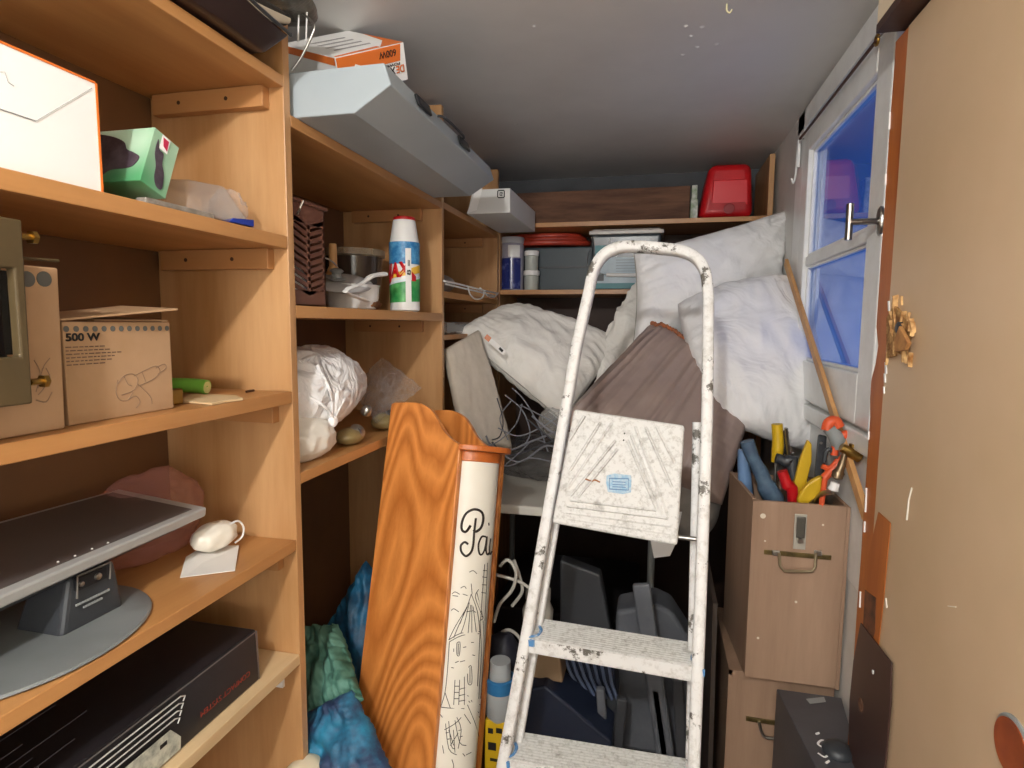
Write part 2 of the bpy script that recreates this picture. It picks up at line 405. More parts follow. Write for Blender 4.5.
# stay hook on the hinge side
b = B(); tube(b, [(.406, 2.03, 2.03), (.404, 2.03, 1.96), (.398, 2.03, 1.935), (.392, 2.028, 1.95)], .003, 8, sm=3); box(b, .404, .412, 2.02, 2.04, 1.98, 2.06)
mesh_obj('window_catch', b, m_frame, w, smooth=40)
# thin dark curtain rod along the head of the window
t = thing('curtain_rod', 'thin dark metal curtain rod with brass ring across the top of the white window', 'curtain rod', (.40, 1.65, 2.08))
p0, p1, p2 = at(800, 139, X=.402), at(877, 40, X=.402), at(893, 24, X=.402)
b = B(); tube(b, [p0, p1], .0034, 8); mesh_obj('rod', b, m_dkbrown, t, smooth=40)
b = B(); tube(b, [p1+V((0, .009*math.cos(a), .009*math.sin(a))) for a in [i*PI/6 for i in range(12)]], .003, 8, closed=True)
mesh_obj('ring', b, m_brass, t, smooth=40)
b = B(); tube(b, [p1, (p1+p2)/2+V((0, 0, .002)), p2, p2+V((.012, 0, 0))], .0018, 6); mesh_obj('hook', b, m_steel, t, smooth=40)
b = B(); tube(b, [p0+V((.012, 0, 0)), p0, p0-V((0, 0, .012))], .002, 6)
mesh_obj('hook', b, m_steel, t, smooth=40)
# ---- open door leaf folded back against the right wall
DX = .39
d = bpy.data.objects.new('door_1', None); COL.objects.link(d); d.location = (DX, .3, 0); d['_o'] = (DX, .3, 0); d['kind'] = 'structure'
DE = 1.158
b = B(); box(b, DX, .425, .05, DE, .02, 1.992); mesh_obj('door_leaf', b, m_door, d, bevel=.0015)
b = B(); n = 60                                      # chipped lipping, ragged edge
pts = []
for i in range(n+1):
    z = .02+1.972*i/n; pts.append((DX+.0015, DE+.058+.004*noise.noise(V((z*9, 1, 0)))+(.006 if abs(z-1.40) < .06 else 0)-(.016 if abs(z-1.46) < .03 else 0), z))
prism(b, [(DX+.0015, DE, 1.992), (DX+.0015, DE, .02)]+pts, (.03, 0, 0)); mesh_obj('door_lipping', b, m_lip, d)
b = B()                                              # splintered wood around the broken lock
rng = random.Random(3)
def dp(px, py, x=DX): return at(px, py, X=x)
hole = [(889, 318), (896, 305), (903, 312), (911, 322), (915, 330), (906, 349), (900, 343), (897, 356), (889, 358)]
poly(b, [dp(*q, DX-.001) for q in hole], .004, (-1, 0, 0))
mesh_obj('splintered_wood', b, mat('raw_splinter', 'b98f58', .9, c2='7c5228', ns=60, bump=.5, bs=120), d)
b = B()
for q in range(26):
    x, y = rng.uniform(887, 914), rng.uniform(300, 362)
    c = dp(x, y, DX-.004); dz = rng.uniform(.008, .024); dy = rng.uniform(-.006, .006); k = rng.uniform(.0015, .004)
    obox(b, c, (1, 0, rng.uniform(-.3, .3)), (0, 1, 0), (rng.uniform(-.4, .1), dy*20, 1), rng.uniform(.003, .009), k, dz)
mesh_obj('splinter', b, mat('splinter_light', 'd8b078', .9, c2='8a5a2a', ns=50), d)
b = B(); c = dp(902, 328, DX-.004); lathe(b, c, [(.010, 0), (.010, .006), (.007, .008)], 16, (-1, 0, 0)); mesh_obj('lock_cylinder', b, m_dark, d, smooth=40)
b = B(); poly(b, [dp(*q, DX-.008) for q in ((903, 326), (912, 343), (909, 350), (899, 352), (898, 340))], .006, (-1, 0, 0)); mesh_obj('broken_lock_cover', b, mat('split_wood', '9c6a3c', .7, c2='b8854e', ns=40), d, bevel=.001)
b = B()
for q in ((889, 306, .018, .003), (893, 300, .012, .003), (886, 368, .02, .0035), (885, 378, .016, .003), (884, 390, .012, .002)):
    c = dp(q[0], q[1], DX-.0005); obox(b, c, (1, 0, 0), (0, 1, 0), (0, .3, 1), .002, q[3]*2, q[2])
mesh_obj('paint_chip', b, m_white, d)
b = B()
for q in ((877, 300), (880, 345), (874, 430), (871, 500)):
    pass
for z, y, l in ((1.18, 1.205, .045), (1.13, 1.202, .02), (1.30, 1.214, .015), (1.76, 1.216, .02), (1.86, 1.216, .03), (.99, 1.20, .03)):
    obox(b, (DX+.0005, y, z), (1, 0, 0), (0, 1, 0), (0, .08, 1), .003, .0022, l)
mesh_obj('white_paint_streak', b, m_white, d)
b = B(); poly(b, [dp(*q, DX-.0012) for q in ((879, 512), (891, 523), (884, 600), (879, 645), (866, 640), (868, 560))], .0012, (-1, 0, 0)); mesh_obj('door_lipping', b, m_lip, d)
for pts, r_ in ((((907, 520), (909, 500), (912, 488)), .0016), (((886, 598), (887, 608)), .0014), (((948, 606), (956, 607)), .0008)):
    b = B(); tube(b, [dp(*p, DX-.0004) for p in pts], r_, 6); mesh_obj('paint_streak', b, mat('streak_pale', 'e8e0d0', .5), d)
# brown cover plate low on the door
b = B(); poly(b, [dp(*q, DX-.003) for q in ((862, 623), (893, 663), (892, 705), (886, 775), (884, 830), (862, 830), (850, 740), (851, 700), (855, 660))], .003, (-1, 0, 0))
mesh_obj('lock_plate', b, mat('plate_brown', '46302a', .35, c2='3c2722', ns=4), d, bevel=.001)
b = B(); lathe(b, dp(861, 705, DX-.006), [(.012, 0), (.012, .001)], 20, (-1, 0, 0))
mesh_obj('lock_hole', b, mat('raw_hole', '7c5a44', .9, c2='4a2c1c', ns=60), d)
b = B(); lathe(b, dp(873, 672, DX-.006), [(.004, 0), (.0035, .001)], 12, (-1, 0, 0)); mesh_obj('plate_paint_spot', b, m_white, d)
b = B(); poly(b, [dp(*q, DX-.001) for q in ((866, 590), (877, 598), (876, 632), (872, 645), (864, 632))], .002, (-1, 0, 0)); mesh_obj('lock_keep', b, mat('rusty', '7a4a30', .5, c2='3c2a22', ns=30), d)
# round handle rose
c = dp(1014, 748, DX)
b = B(); lathe(b, c, [(.034, 0), (.034, .002), (.031, .003)], 40, (-1, 0, 0)); mesh_obj('rose_ring', b, m_grey, d, smooth=40)
b = B(); lathe(b, c, [(.030, 0), (.030, .0045), (.024, .0038), (.0, .0038)], 40, (-1, 0, 0), cap=False); mesh_obj('handle_rose', b, mat('rose_brown', '9a4a20', .3, c2='7c3414', ns=18), d, smooth=40)
# header above the door
b = B(); box(b, .352, .43, -.3, 1.19, 2.012, ZC); o = struct('trim_1', b, mat('header_paint', 'ecd8b8', .4), bevel=.003)
b = B(); box(b, .352, .43, -.3, 1.19, 1.998, 2.012); struct('trim_2', b, m_dkbrown)
# ============================================================ shelving
def board(name, x0, x1, y0, y1, z0, z1, m, parent, bev=.0012):
    b = B(); box(b, x0, x1, y0, y1, z0, z1); return mesh_obj(name, b, m, parent, bevel=bev)
XF = -.64
def cleat(x0, x1, y0, y1, z0, z1, parent):
    b = B(); box(b, x0, x1, y0, y1, z0, z1); o = mesh_obj('cleat', b, m_cleat, parent, bevel=.0012)
    for x in (x0+.25*(x1-x0), x0+.68*(x1-x0)):
        b = B(); lathe(b, (x, y0+.0002, (z0+z1)/2), [(.0035, 0), (.0035, .0008), (.001, .0004)], 12, (0, -1, 0)); mesh_obj('screw', b, m_dkbrown, o)
S = thing('shelving_unit', 'tall honey-coloured wooden shelving unit running along the left wall', 'shelves', (-.8, 1.0, 0))
# uprights
for y0, zt in ((-.12, 2.06), (.962, 2.035), (1.757, 2.15), (2.421, 2.125)):
    back = -.913 if y0 < .9 else -.965
    board('side_panel', -.985, XF, y0, y0+.019, 0, zt, m_panel, S)
board('back_panel', -.925, -.915, -.10, .961, .02, 2.03, m_backp, S)
board('back_panel', -.985, -.968, .982, 1.756, .02, 1.96, m_backp, S)
board('back_panel', -.985, -.968, 1.777, 2.42, .02, 1.96, m_backp, S)
for z0, z1 in ((1.906, 1.925), (1.630, 1.652), (1.353, 1.375), (1.075, 1.095)):
    board('shelf', -.914, XF, -.10, .961, z0, z1, m_shelfY, S)
    cleat(-.895, -.668, .942, .9615, z0-.036, z0-.0005, S)
board('shelf', -.914, XF, -.10, .961, .85, .87, mat('pale_board', 'd8bc92', .45, c2='ccae82', ns=5, stretch=(4, .5, 4)), S)
board('shelf', -.914, XF, -.10, .961, .08, .10, m_shelfY, S)
for z0, z1 in ((1.846, 1.866), (1.508, 1.531), (1.197, 1.218), (.08, .10)):
    board('shelf', -.967, XF, .982, 1.756, z0, z1, m_shelfY, S)
    if z0 > 1.2: cleat(-.93, -.70, 1.737, 1.7565, z0-.036, z0-.0005, S)
for z0, z1 in ((1.850, 1.870), (1.580, 1.60), (1.448, 1.464), (.08, .10)):
    board('shelf', -.967, XF, 1.777, 2.42, z0, z1, m_shelfY, S)
    if z0 > 1.5: cleat(-.93, -.70, 2.401, 2.4205, z0-.036, z0-.0005, S)
# little white angle bracket under the lowest visible shelf, chrome hook near the basket
b = B(); box(b, -.70, -.675, .955, .9615, .80, .849); mesh_obj('angle_bracket', b, m_white, S)
b = B(); q = at(300, 208, X=-.632); tube(b, [q+V((-.01, .006, -.01)), q, q+V((.006, .002, .014))], .0022, 8); mesh_obj('hook', b, m_steel, S)
R = thing('shelving_unit', 'two-shelf wooden unit across the back wall behind the pillows', 'shelves', (-.1, 2.6, 0))
board('side_panel', .396, .415, 2.45, 2.78, 0, 2.135, m_panel, R)
board('side_panel', -.655, -.636, 2.45, 2.78, 0, 1.9, m_panel, R)
board('back_panel', -.635, .395, 2.765, 2.785, .02, 1.9, mat('shaded_back_panel', '453229', .6, c2='3a2a22', ns=4), R)  # panel colour carries the darkness of the recess behind the shelves
board('shelf', -.635, .395, 2.45, 2.764, 1.893, 1.911, m_shelfX, R)
board('shelf', -.635, .395, 2.45, 2.764, 1.622, 1.641, m_shelfX, R)
# ============================================================ light
def light(name, typ, loc, power, col, **k):
    l = bpy.data.lights.new(name, typ); l.energy = power; l.color = col
    for a, v in k.items(): setattr(l, a, v)
    o = bpy.data.objects.new(name, l); COL.objects.link(o); o.location = loc; return o
light('ceiling_bulb', 'POINT', (-.22, -.50, 2.11), 56, (1, .98, .955), shadow_soft_size=.03)
o = light('fill_uplight', 'AREA', (-.1, -.75, 1.15), 8, (1, .985, .97), shape='RECTANGLE', size=.8, size_y=.5); o.rotation_euler = (PI-.75, 0, 0)  # added fill behind the camera, aimed up to brighten the ceiling
wd = bpy.data.worlds.new('world'); SC.world = wd; wd.use_nodes = True
nt = wd.node_tree; bg = nt.nodes['Background']; bg.inputs[1].default_value = 1.0
tc = nt.nodes.new('ShaderNodeTexCoord'); sp = nt.nodes.new('ShaderNodeSeparateXYZ'); rp = nt.nodes.new('ShaderNodeValToRGB')
nt.links.new(tc.outputs['Generated'], sp.inputs[0]); nt.links.new(sp.outputs['Z'], rp.inputs[0]); nt.links.new(rp.outputs[0], bg.inputs[0])
rp.color_ramp.elements[0].position = 0; rp.color_ramp.elements[0].color = (.05, .20, .66, 1)
rp.color_ramp.elements[1].position = .35; rp.color_ramp.elements[1].color = (.03, .075, .34, 1)
SC.view_settings.view_transform = 'Standard'; SC.view_settings.look = 'None'; SC.view_settings.gamma = 1; SC.view_settings.use_curve_mapping = False
SC.view_settings.exposure = 0.0
SC.cycles.max_bounces = 10
SC.cycles.transparent_max_bounces = 16
# ============================================================ bay one, top to bottom
# dark folder hanging over the edge of the top shelf
t = thing('document_folder', 'dark brown folder sticking out over the edge of the top left shelf', 'folder', (-.70, .6, 1.925))
a0, a1 = at(190, 0, X=-.612), at(281, 70, X=-.600)
q = [(-.612, .30, 1.927), (-.605, a1.y, 1.929), (-.86, a1.y+.01, 1.929), (-.86, .30, 1.927)]
b = B(); n = 24; ob_ = []
for k in range(2):
    for i in range(n+1):
        y = .28+(a1.y-.28)*i/n; s = i/n
        ob_.append(((-.603 if k else -.60)-.004*s, y, 1.937+.004*math.sin(s*5)))
up = [(-.585+.000*i, .28+(a1.y+.005-.28)*i/n, 1.972-.012*(i/n)**3+.003*math.sin(i*.5)) for i in range(n+1)]
lo = [(-.622, .28+(a1.y-.01-.28)*i/n, 1.9285) for i in range(n+1)]
bk = [(-.85, .28+(a1.y-.01-.28)*i/n, 1.930) for i in range(n+1)]
bu = [(-.85, .28+(a1.y-.01-.28)*i/n, 1.962) for i in range(n+1)]
rows = [lo, up, bu, bk]; vv = [[b.verts.new(p) for p in r] for r in rows]
for r in range(4):
    A_, C_ = vv[r], vv[(r+1) % 4]
    for i in range(n): b.faces.new((A_[i], A_[i+1], C_[i+1], C_[i]))
b.faces.new([vv[r][0] for r in range(4)]); b.faces.new([vv[r][-1] for r in range(4)][::-1])
mesh_obj('cover', b, mat('folder_brown', '33211d', .3, c2='2a1c1a', ns=5), t, bevel=.004, smooth=40)
b = B(); tube(b, [V(p)+V((.002, 0, .001)) for p in up], .003, 6); mesh_obj('binding', b, m_dark, t, smooth=60)
# folded grey and cream bags above it
def slab(name, pxs, X, th, m, label, cat, grp=None, bev=.004):
    b = B(); poly(b, [at(*p, X=X) for p in pxs], th, (-1, 0, 0)); o = mesh_obj(name, b, m, bevel=bev); tag(o, label, cat, grp); return o
b = B(); n = 14
def sheet(b, top, bot, X, th, wob=.002):
    T = spline([at(*p, X=X) for p in top], 5); Bt = spline([at(*p, X=X) for p in bot], 5)
    poly(b, T+Bt[::-1], th, (-1, 0, 0))
t = thing('folded_bag', 'folded charcoal bag with a cream edge, lying above the dark folder at the top left', 'bag', (-.7, .75, 1.965))
b = B(); sheet(b, [(180, -30), (225, -22), (262, -4), (292, 14)], [(186, -18), (222, 2), (252, 25), (291, 25)], -.61, .26); mesh_obj('fabric_fold', b, mat('charcoal_fabric', '2c2823', .7, bump=.3, bs=60), t, bevel=.006)
b = B(); sheet(b, [(195, -32), (230, -14), (262, 4), (292, 18)], [(195, -22), (228, -2), (260, 18), (291, 24)], -.602, .008); mesh_obj('cream_edge', b, mat('cream_fabric', 'b8ac98', .8, bump=.2, bs=60), t, bevel=.003)
b = B(); blob(b, at(268, -6, X=-.66), (.06, .10, .022), 4, .12, 14, 4); t2 = tag(mesh_obj('plastic_pouch', b, mat('grey_pouch', '77756c', .35, c2='5e5c54', ns=30, bump=.5, bs=40), smooth=60), 'crumpled grey green pouch on top of the folded charcoal bag', 'pouch')
# big white carton, near and overexposed
t = thing('carton', 'big white cardboard carton with orange edges at the far left of the upper shelf', 'box', (-.78, .42, 1.652))
yE = at(100, 150, X=-.65).y
b = B(); box(b, -.88, -.65, .20, yE, 1.6525, 1.779); mesh_obj('body', b, m_white, t, bevel=.001)
b = B(); box(b, -.652, -.649, yE-.0018, yE+.0008, 1.6528, 1.7785); mesh_obj('corner_stripe', b, m_orange, t)
b = B(); box(b, -.66, -.6488, .47, yE-.002, 1.7775, 1.7797); mesh_obj('top_stripe', b, m_orange, t)
b = B(); l0, l1, l2, l3 = at(0, 109, X=-.6492), at(36, 121, X=-.6492), at(92, 88, X=-.6492), at(-30, 100, X=-.6492)
tube(b, [l3, l0, l1], .0006, 4); tube(b, [l1, l2], .0003, 4); tube(b, [at(0, 72, X=-.6492), at(5, 72, X=-.6492), at(8, 82, X=-.6492), at(14, 86, X=-.6492)], .0003, 4)
mesh_obj('flap_line', b, mat('soft_grey_line', '9a9a98', .7), t)
# green printed box, tipped
XG = -.645
A_, Bq, Pq, Qq = at(155, 127, X=XG), at(140, 180, X=XG), at(177, 160, X=XG), at(163, 205, X=XG)
t = thing('printed_box', 'green printed box tipped on its edge beside the white carton', 'box', (-.72, .72, 1.652))
# corner frame of the box: Bq nearest corner, ez up edge, ex end-face edge, el long edge back to the left
ez = (A_-Bq); ex = (Qq-Bq)*.5+(Pq-A_)*.5; ex = ex-ex.dot(ez)/ez.dot(ez)*ez
el = V((-.17, .0, .0))
def gp(a, c, l, off=0): return Bq+ez*c+ex*a+el*l
b = B(); hexa(b, [gp(0, 0, 0), gp(1, 0, 0), gp(1, 0, 1), gp(0, 0, 1), gp(0, 1, 0), gp(1, 1, 0), gp(1, 1, 1), gp(0, 1, 1)])
zz = min(v.co.z for v in b.verts); print("GBOX",zz); sh = V((0, 0, 1.6525-zz)) if zz < 1.6525 else V((0, 0, 0)); bmesh.ops.translate(b, vec=sh, verts=b.verts)
m_gbox = mat('green_print', 'c4dcc4', .35, c2='4c9060', ns=9, lo=.35, hi=.7, detail=1)
mesh_obj('body', b, m_gbox, t, bevel=.0008)
nl = ez.cross(el).normalized(); nl = nl if nl.y < 0 else -nl
ne = ex.cross(ez).normalized(); ne = ne if ne.x > 0 else -ne
def gl(l, c): return gp(0, c, l)+sh+nl*.0008
def ge(a, c): return gp(a, c, 0)+sh+ne*.0008
def leaf(b, f, pts, n): poly(b, spline([f(*p) for p in pts], 5, True), .0004, n)
m_glove = mat('dark_print', '3c3038', .35, c2='5a5058', ns=40)
b = B(); leaf(b, gl, [(.12, .25), (.06, .42), (.12, .52), (.2, .6), (.25, .75), (.4, .88), (.55, .9), (.6, .6), (.62, .25), (.4, .1), (.3, .22)], nl); mesh_obj('glove_picture', b, m_glove, t)
b = B(); leaf(b, ge, [(.2, .85), (.32, .7), (.5, .68), (.55, .5), (.7, .35), (.75, .1), (.55, .08), (.4, .2), (.35, .4), (.2, .6)], ne); mesh_obj('glove_picture', b, m_glove, t)
b = B(); poly(b, [gl(.6, .3)+nl*.0006, gl(.42, .42)+nl*.0006, gl(.5, .15)+nl*.0006, gl(.64, .12)+nl*.0006], .0004, nl); mesh_obj('red_mark', b, mat('red_print', 'b83440', .4), t)
b = B(); poly(b, [ge(.3, .98), ge(.62, .98), ge(.62, .72), ge(.3, .72)], .0003, ne); o = mesh_obj('white_label', b, m_white, t)
b = B(); poly(b, [ge(.34, .94)+ne*.0005, ge(.56, .94)+ne*.0005, ge(.58, .76)+ne*.0005, ge(.42, .8)+ne*.0005], .0003, ne); mesh_obj('label_mark', b, mat('magenta_print', 'c03050', .4), t)
# clear plastic blister pack with blue base
t = thing('plastic_container', 'clear plastic container with a blue base, right end of the upper left shelf', 'container', (-.70, .84, 1.652))
c0, c1, c2_, c3 = at(165, 207, Z=1.654), at(256, 226, Z=1.654), V((-.80, .945, 1.654)), V((-.80, .78, 1.654))
c0 = V((-.655, .745, 1.654)); c1 = V((-.640, .868, 1.654))
def L_(a, b_, t_): return V(a)*(1-t_)+V(b_)*t_
b = B(); hexa(b, [c0, c1, c2_, c3, L_(c0, c2_, .08)+V((0, 0, .052)), L_(c1, c3, .18)+V((0, -.012, .060)), L_(c2_, c0, .08)+V((0, 0, .066)), L_(c3, c1, .06)+V((0, 0, .066))])
mesh_obj('cover', b, m_fog_f if 'm_fog_f' in globals() else film('foggy_plastic', 'cfc6be', .22, .15), t, bevel=.006)
b = B(); blob(b, L_(c1, c2_, .35)+V((0, -.01, .03)), (.022, .022, .026), 3, .3, 60, 4); mesh_obj('moulded_end', b, film('foggy_ridged', 'e8e0dc', .1, .06), t, smooth=50)
b = B(); hexa(b, [L_(c0, c1, .6), c1+V((.001, .001, 0)), c2_, L_(c3, c2_, .7), L_(c0, c1, .66)+V((.0, 0, .007)), c1+V((.001, .001, .011)), c2_+V((0, 0, .011)), L_(c3, c2_, .7)+V((0, 0, .007))]); mesh_obj('blue_base', b, mat('deep_blue', '24368c', .4), t, bevel=.001)
b = B(); box(b, -.665, -.648, .665, .79, 1.6525, 1.661); tag(mesh_obj('grey_strip', b, mat('strip_grey', '9a938a', .6, c2='7c756c', ns=50), bevel=.002), 'flat grey strip lying in front of the clear plastic container', 'strip')
# ---- second shelf: floodlight frame, two cartons
t = thing('floodlight', 'olive metal floodlight frame standing at the far left of the middle shelf', 'lamp', (-.60, .42, 1.375))
m_ol = mat('olive_enamel', '4e4028', .45, metal=.0, c2='443822', ns=6)
X_ = -.615; y1, y2 = at(22, 218, X=X_).y, at(33, 400, X=X_).y
zt, zb = at(10, 218, X=X_).z, at(30, 404, X=X_).z
zo0, zo1 = at(10, 268, X=X_).z, at(18, 357, X=X_).z; yo = at(17, 300, X=X_).y
b = B(); prism(b, [(X_, y1, zt), (X_, y2, zb), (X_, .30, zb), (X_, .30, zo1), (X_, yo, zo1), (X_, yo, zo0), (X_, .30, zo0), (X_, .30, zt)], (-.012, 0, 0))
for v in b.verts: pass
mesh_obj('frame', b, m_ol, t, bevel=.002)
b = B(); box(b, X_-.05, X_-.014, .30, y1-.012, zb+.004, zt-.004); mesh_obj('housing', b, m_black, t, bevel=.003)
b = B(); box(b, X_-.013, X_-.0115, .30, yo-.001, zo1-.004, zo0+.004) if False else box(b, X_-.0138, X_-.011, .31, yo+.004, zo0-.002, zo1+.002); mesh_obj('lamp_glass', b, mat('lamp_glass', '080808', .1), t)
b = B(); box(b, X_-.045, X_-.008, .33, .40, 1.3755, zb-.0005); mesh_obj('foot', b, m_ol, t, bevel=.002)
for py, px in ((236, 26), (382, 38)):
    c = at(px-4, py, X=X_-.008); b = B(); tube(b, [c-V((0, .004, 0)), c+V((0, .014, 0))], .0035, 8); lathe(b, c+V((0, .008, 0)), [(.007, 0), (.007, .005)], 6, (0, 1, 0)); mesh_obj('bolt', b, m_brass, t)
c = at(18, 258, X=X_-.01); b = B(); tube(b, [c, c+V((0, .022, .001)), c+V((0, .042, .0015))], .0018, 6); mesh_obj('pin', b, m_ol, t, smooth=60)
def dots(X, y0, y1, z, r, n, th=.0006):
    b = B()
    for i in range(n): lathe(b, (X, y0+(y1-y0)*i/max(n-1, 1), z), [(r, 0), (r, th)], 14, (1, 0, 0))
    return b
t = thing('carton', 'tall worn cardboard carton with grey dots, behind the floodlight', 'box', (-.76, .45, 1.375))
yb = at(66, 433, X=-.662).y; zt = at(57, 268, X=-.662).z
b = B(); hexa(b, [(-.662, .28, 1.3755), (-.662, yb, 1.3755), (-.84, yb, 1.3755), (-.84, .28, 1.3755), (-.662, .28, zt), (-.662, yb+.004, zt), (-.84, yb+.004, zt), (-.84, .28, zt)]); mesh_obj('body', b, m_card, t, bevel=.002)
for px in (27, 44): 
    c = at(px, 279, X=-.6618); b = B(); lathe(b, c, [(.0085, 0), (.0085, .0006)], 18, (1, 0, 0)); mesh_obj('printed_dot', b, mat('dot_grey', '5c5c58', .7), t)
b = B()
for pts in ([(36, 392), (40, 378), (44, 366), (50, 358)], [(38, 395), (44, 388), (50, 378), (46, 368)], [(34, 360), (40, 372), (38, 388)], [(36, 400), (46, 402), (52, 392)]):
    tube(b, [at(*p, X=-.6615) for p in pts], .0006, 4, sm=4)
mesh_obj('line_drawing', b, mat('faint_ink', '8a705a', .8), t)
t = thing('carton', 'open cardboard carton printed 500 W with a row of grey dots', 'box', (-.76, .65, 1.375))
XC = -.672; ya, yc = at(69, 425, X=XC).y, at(174, 410, X=XC).y; zc = at(120, 322, X=XC).z
b = B(); hexa(b, [(XC, ya, 1.3755), (XC, yc, 1.3755), (-.82, yc, 1.3755), (-.82, ya, 1.3755), (XC, ya, zc), (XC, yc, zc), (-.82, yc, zc), (-.82, ya, zc)]); mesh_obj('body', b, m_card, t, bevel=.0012)
b = B(); h0 = V((XC-.002, ya, zc+.001)); h1 = V((-.78, ya, zc+.001)); e = V((.03, .145, .016)); prism(b, [h0, h0+e, h1+e+V((.01, 0, .004)), h1], (0, 0, .0022)); mesh_obj('flap', b, m_card, t)
b = B(); prism(b, [(XC-.01, ya+.05, zc+.0012), (XC-.002, yc-.002, zc+.0012), (-.80, yc-.002, zc+.004), (-.80, ya+.05, zc+.010)], (0, 0, .002)); mesh_obj('flap', b, m_card, t)
for i in range(13):
    c = at(62+8.3*i, 324+.15*i, X=XC+.0003) if i else at(63, 324, X=XC+.0003); c.y = ya+.004+(yc-ya-.01)*i/12; c.z = zc-.0085
    b = B(); lathe(b, c, [(.0036, 0), (.0036, .0005)], 12, (1, 0, 0)); mesh_obj('printed_dot', b, mat('dot_grey_small', '5c5c58', .7) if i == 0 else bpy.data.materials['dot_grey_small'], t)
text('lettering', '500 W', at(65, 341, X=XC+.0004), (0, 1, 0), (0, 0, 1), .0125, m_ink, t, width=.045, bold=.03)
b = B()
for k, l in enumerate((.46, .50, .62, .58, .52, .44)):
    y = at(65, 345, X=XC).y; z0 = at(65, 348, X=XC).z-k*.0042; rr = random.Random(k); yy = y
    while yy < y+l*.115:
        s = rr.uniform(.003, .008); box(b, XC+.0003, XC+.0006, yy, yy+s, z0, z0+.0013); yy += s+.0018
mesh_obj('small_print', b, mat('brown_ink', '6a5444', .8), t)
b = B()
for pts in ([(118, 380), (116, 392), (120, 400), (128, 400), (133, 392)], [(118, 384), (124, 376), (133, 374), (138, 380), (134, 390), (122, 395)], [(124, 376), (128, 384), (132, 386)], [(134, 376), (146, 370), (156, 366), (160, 372), (152, 380), (138, 386)], [(156, 368), (164, 364), (166, 368), (158, 374)], [(128, 400), (136, 396), (140, 402), (136, 408)], [(138, 384), (150, 396), (152, 404)], [(142, 372), (146, 382)]):
    tube(b, [at(*p, X=XC+.0005) for p in pts], .0006, 4, sm=4)
mesh_obj('line_drawing', b, bpy.data.materials['faint_ink'], t)
# small things beside the carton
t = thing('foam_roller', 'bright green tube with a pale round end beside the 500 W carton', 'tube', (-.77, .82, 1.375))
g0, g1 = V((-.86, .855, 1.390)), at(207, 385, X=-.745); g1.z = 1.388
b = B(); tube(b, [g0, L_(g0, g1, .7)+V((0, 0, .002)), g1], .0125, 18, sm=3); mesh_obj('sleeve', b, m_green, t, smooth=50)
dv = (g1-g0).normalized(); b = B(); lathe(b, g1-dv*.001, [(.0105, 0), (.0105, .0018), (.004, .0024), (.002, .001)], 20, dv); mesh_obj('end_cap', b, mat('pale_green', 'd8dc98', .4), t, smooth=40)
b = B(); box(b, -.715, -.695, .742, .764, 1.3755, 1.3985); tag(mesh_obj('metal_clip', b, m_brass, bevel=.002), 'small square brass coloured clip between the carton and the green tube', 'clip')
b = B(); prism(b, [at(180, 402, Z=1.3757), at(212, 405, Z=1.3757), at(228, 402, Z=1.3757), at(243, 400, Z=1.3757), at(236, 397, Z=1.3757), at(215, 396, Z=1.3757), at(190, 396, Z=1.3757)], (0, 0, .003)); tag(mesh_obj('cardboard_scrap', b, mat('torn_card', 'd8bc90', .8)), 'torn scrap of pale cardboard on the shelf edge by the green tube', 'scrap')
b = B(); q = at(250, 391, Z=1.379); tube(b, [q-V((0, .010, 0)), q+V((0, .010, 0))], .0022, 8); tag(mesh_obj('wooden_dowel', b, m_dkbrown), 'tiny dark brown peg lying at the right end of the middle shelf', 'peg')
# ---- third shelf: monitor tipped on its foot
t = thing('computer_monitor', 'flat grey monitor tipped back on its oval foot on the lower left shelf', 'monitor', (-.76, .6, 1.095))
rf, rb = at(207, 507, Z=1.197), at(122, 509, Z=1.207)
lf = V((rf.x+.012, .27, 1.192)); lb = V((-.905, .27, 1.225)); rb = V((-.86, rf.y-.02, 1.222))
nrm = (rb-rf).cross(lf-rf).normalized(); nrm = nrm if nrm.z > 0 else -nrm
b = B(); dn = nrm*-.016; hexa(b, [lf+dn, rf+dn, rb+dn, lb+dn, lf, rf, rb, lb]); mesh_obj('bezel', b, m_silver, t, bevel=.003)
b = B(); k = .09
def ms(u, v): return L_(L_(lf, rf, u), L_(lb, rb, u), v)+nrm*.0004
hexa(b, [ms(.02, .07)-nrm*.001, ms(.965, .07)-nrm*.001, ms(.965, .95)-nrm*.001, ms(.02, .95)-nrm*.001, ms(.02, .07), ms(.965, .07), ms(.965, .95), ms(.02, .95)]); mesh_obj('screen', b, mat('dull_screen', '544c49', .32), t)
b = B(); hexa(b, [L_(lf, lb, .12)-nrm*.040, L_(rf, rb, .12)-nrm*.030-V((0, .03, 0)), L_(rb, rf, .1)-nrm*.03-V((0, .03, 0)), L_(lb, lf, .1)-nrm*.03, L_(lf, lb, .03)-nrm*.0155, L_(rf, rb, .03)-nrm*.0155, L_(rb, rf, .03)-nrm*.0155, L_(lb, lf, .03)-nrm*.0155]); mesh_obj('back_shell', b, m_dark, t, bevel=.004)
for px, py in ((58, 562), (75, 556), (92, 549), (108, 543)):
    v_ = ray(px, py); c = onp(px, py, ms(0, .03), nrm); b = B(); lathe(b, c, [(.0015, 0), (.0012, .001)], 10, nrm); mesh_obj('button', b, m_whitep, t)
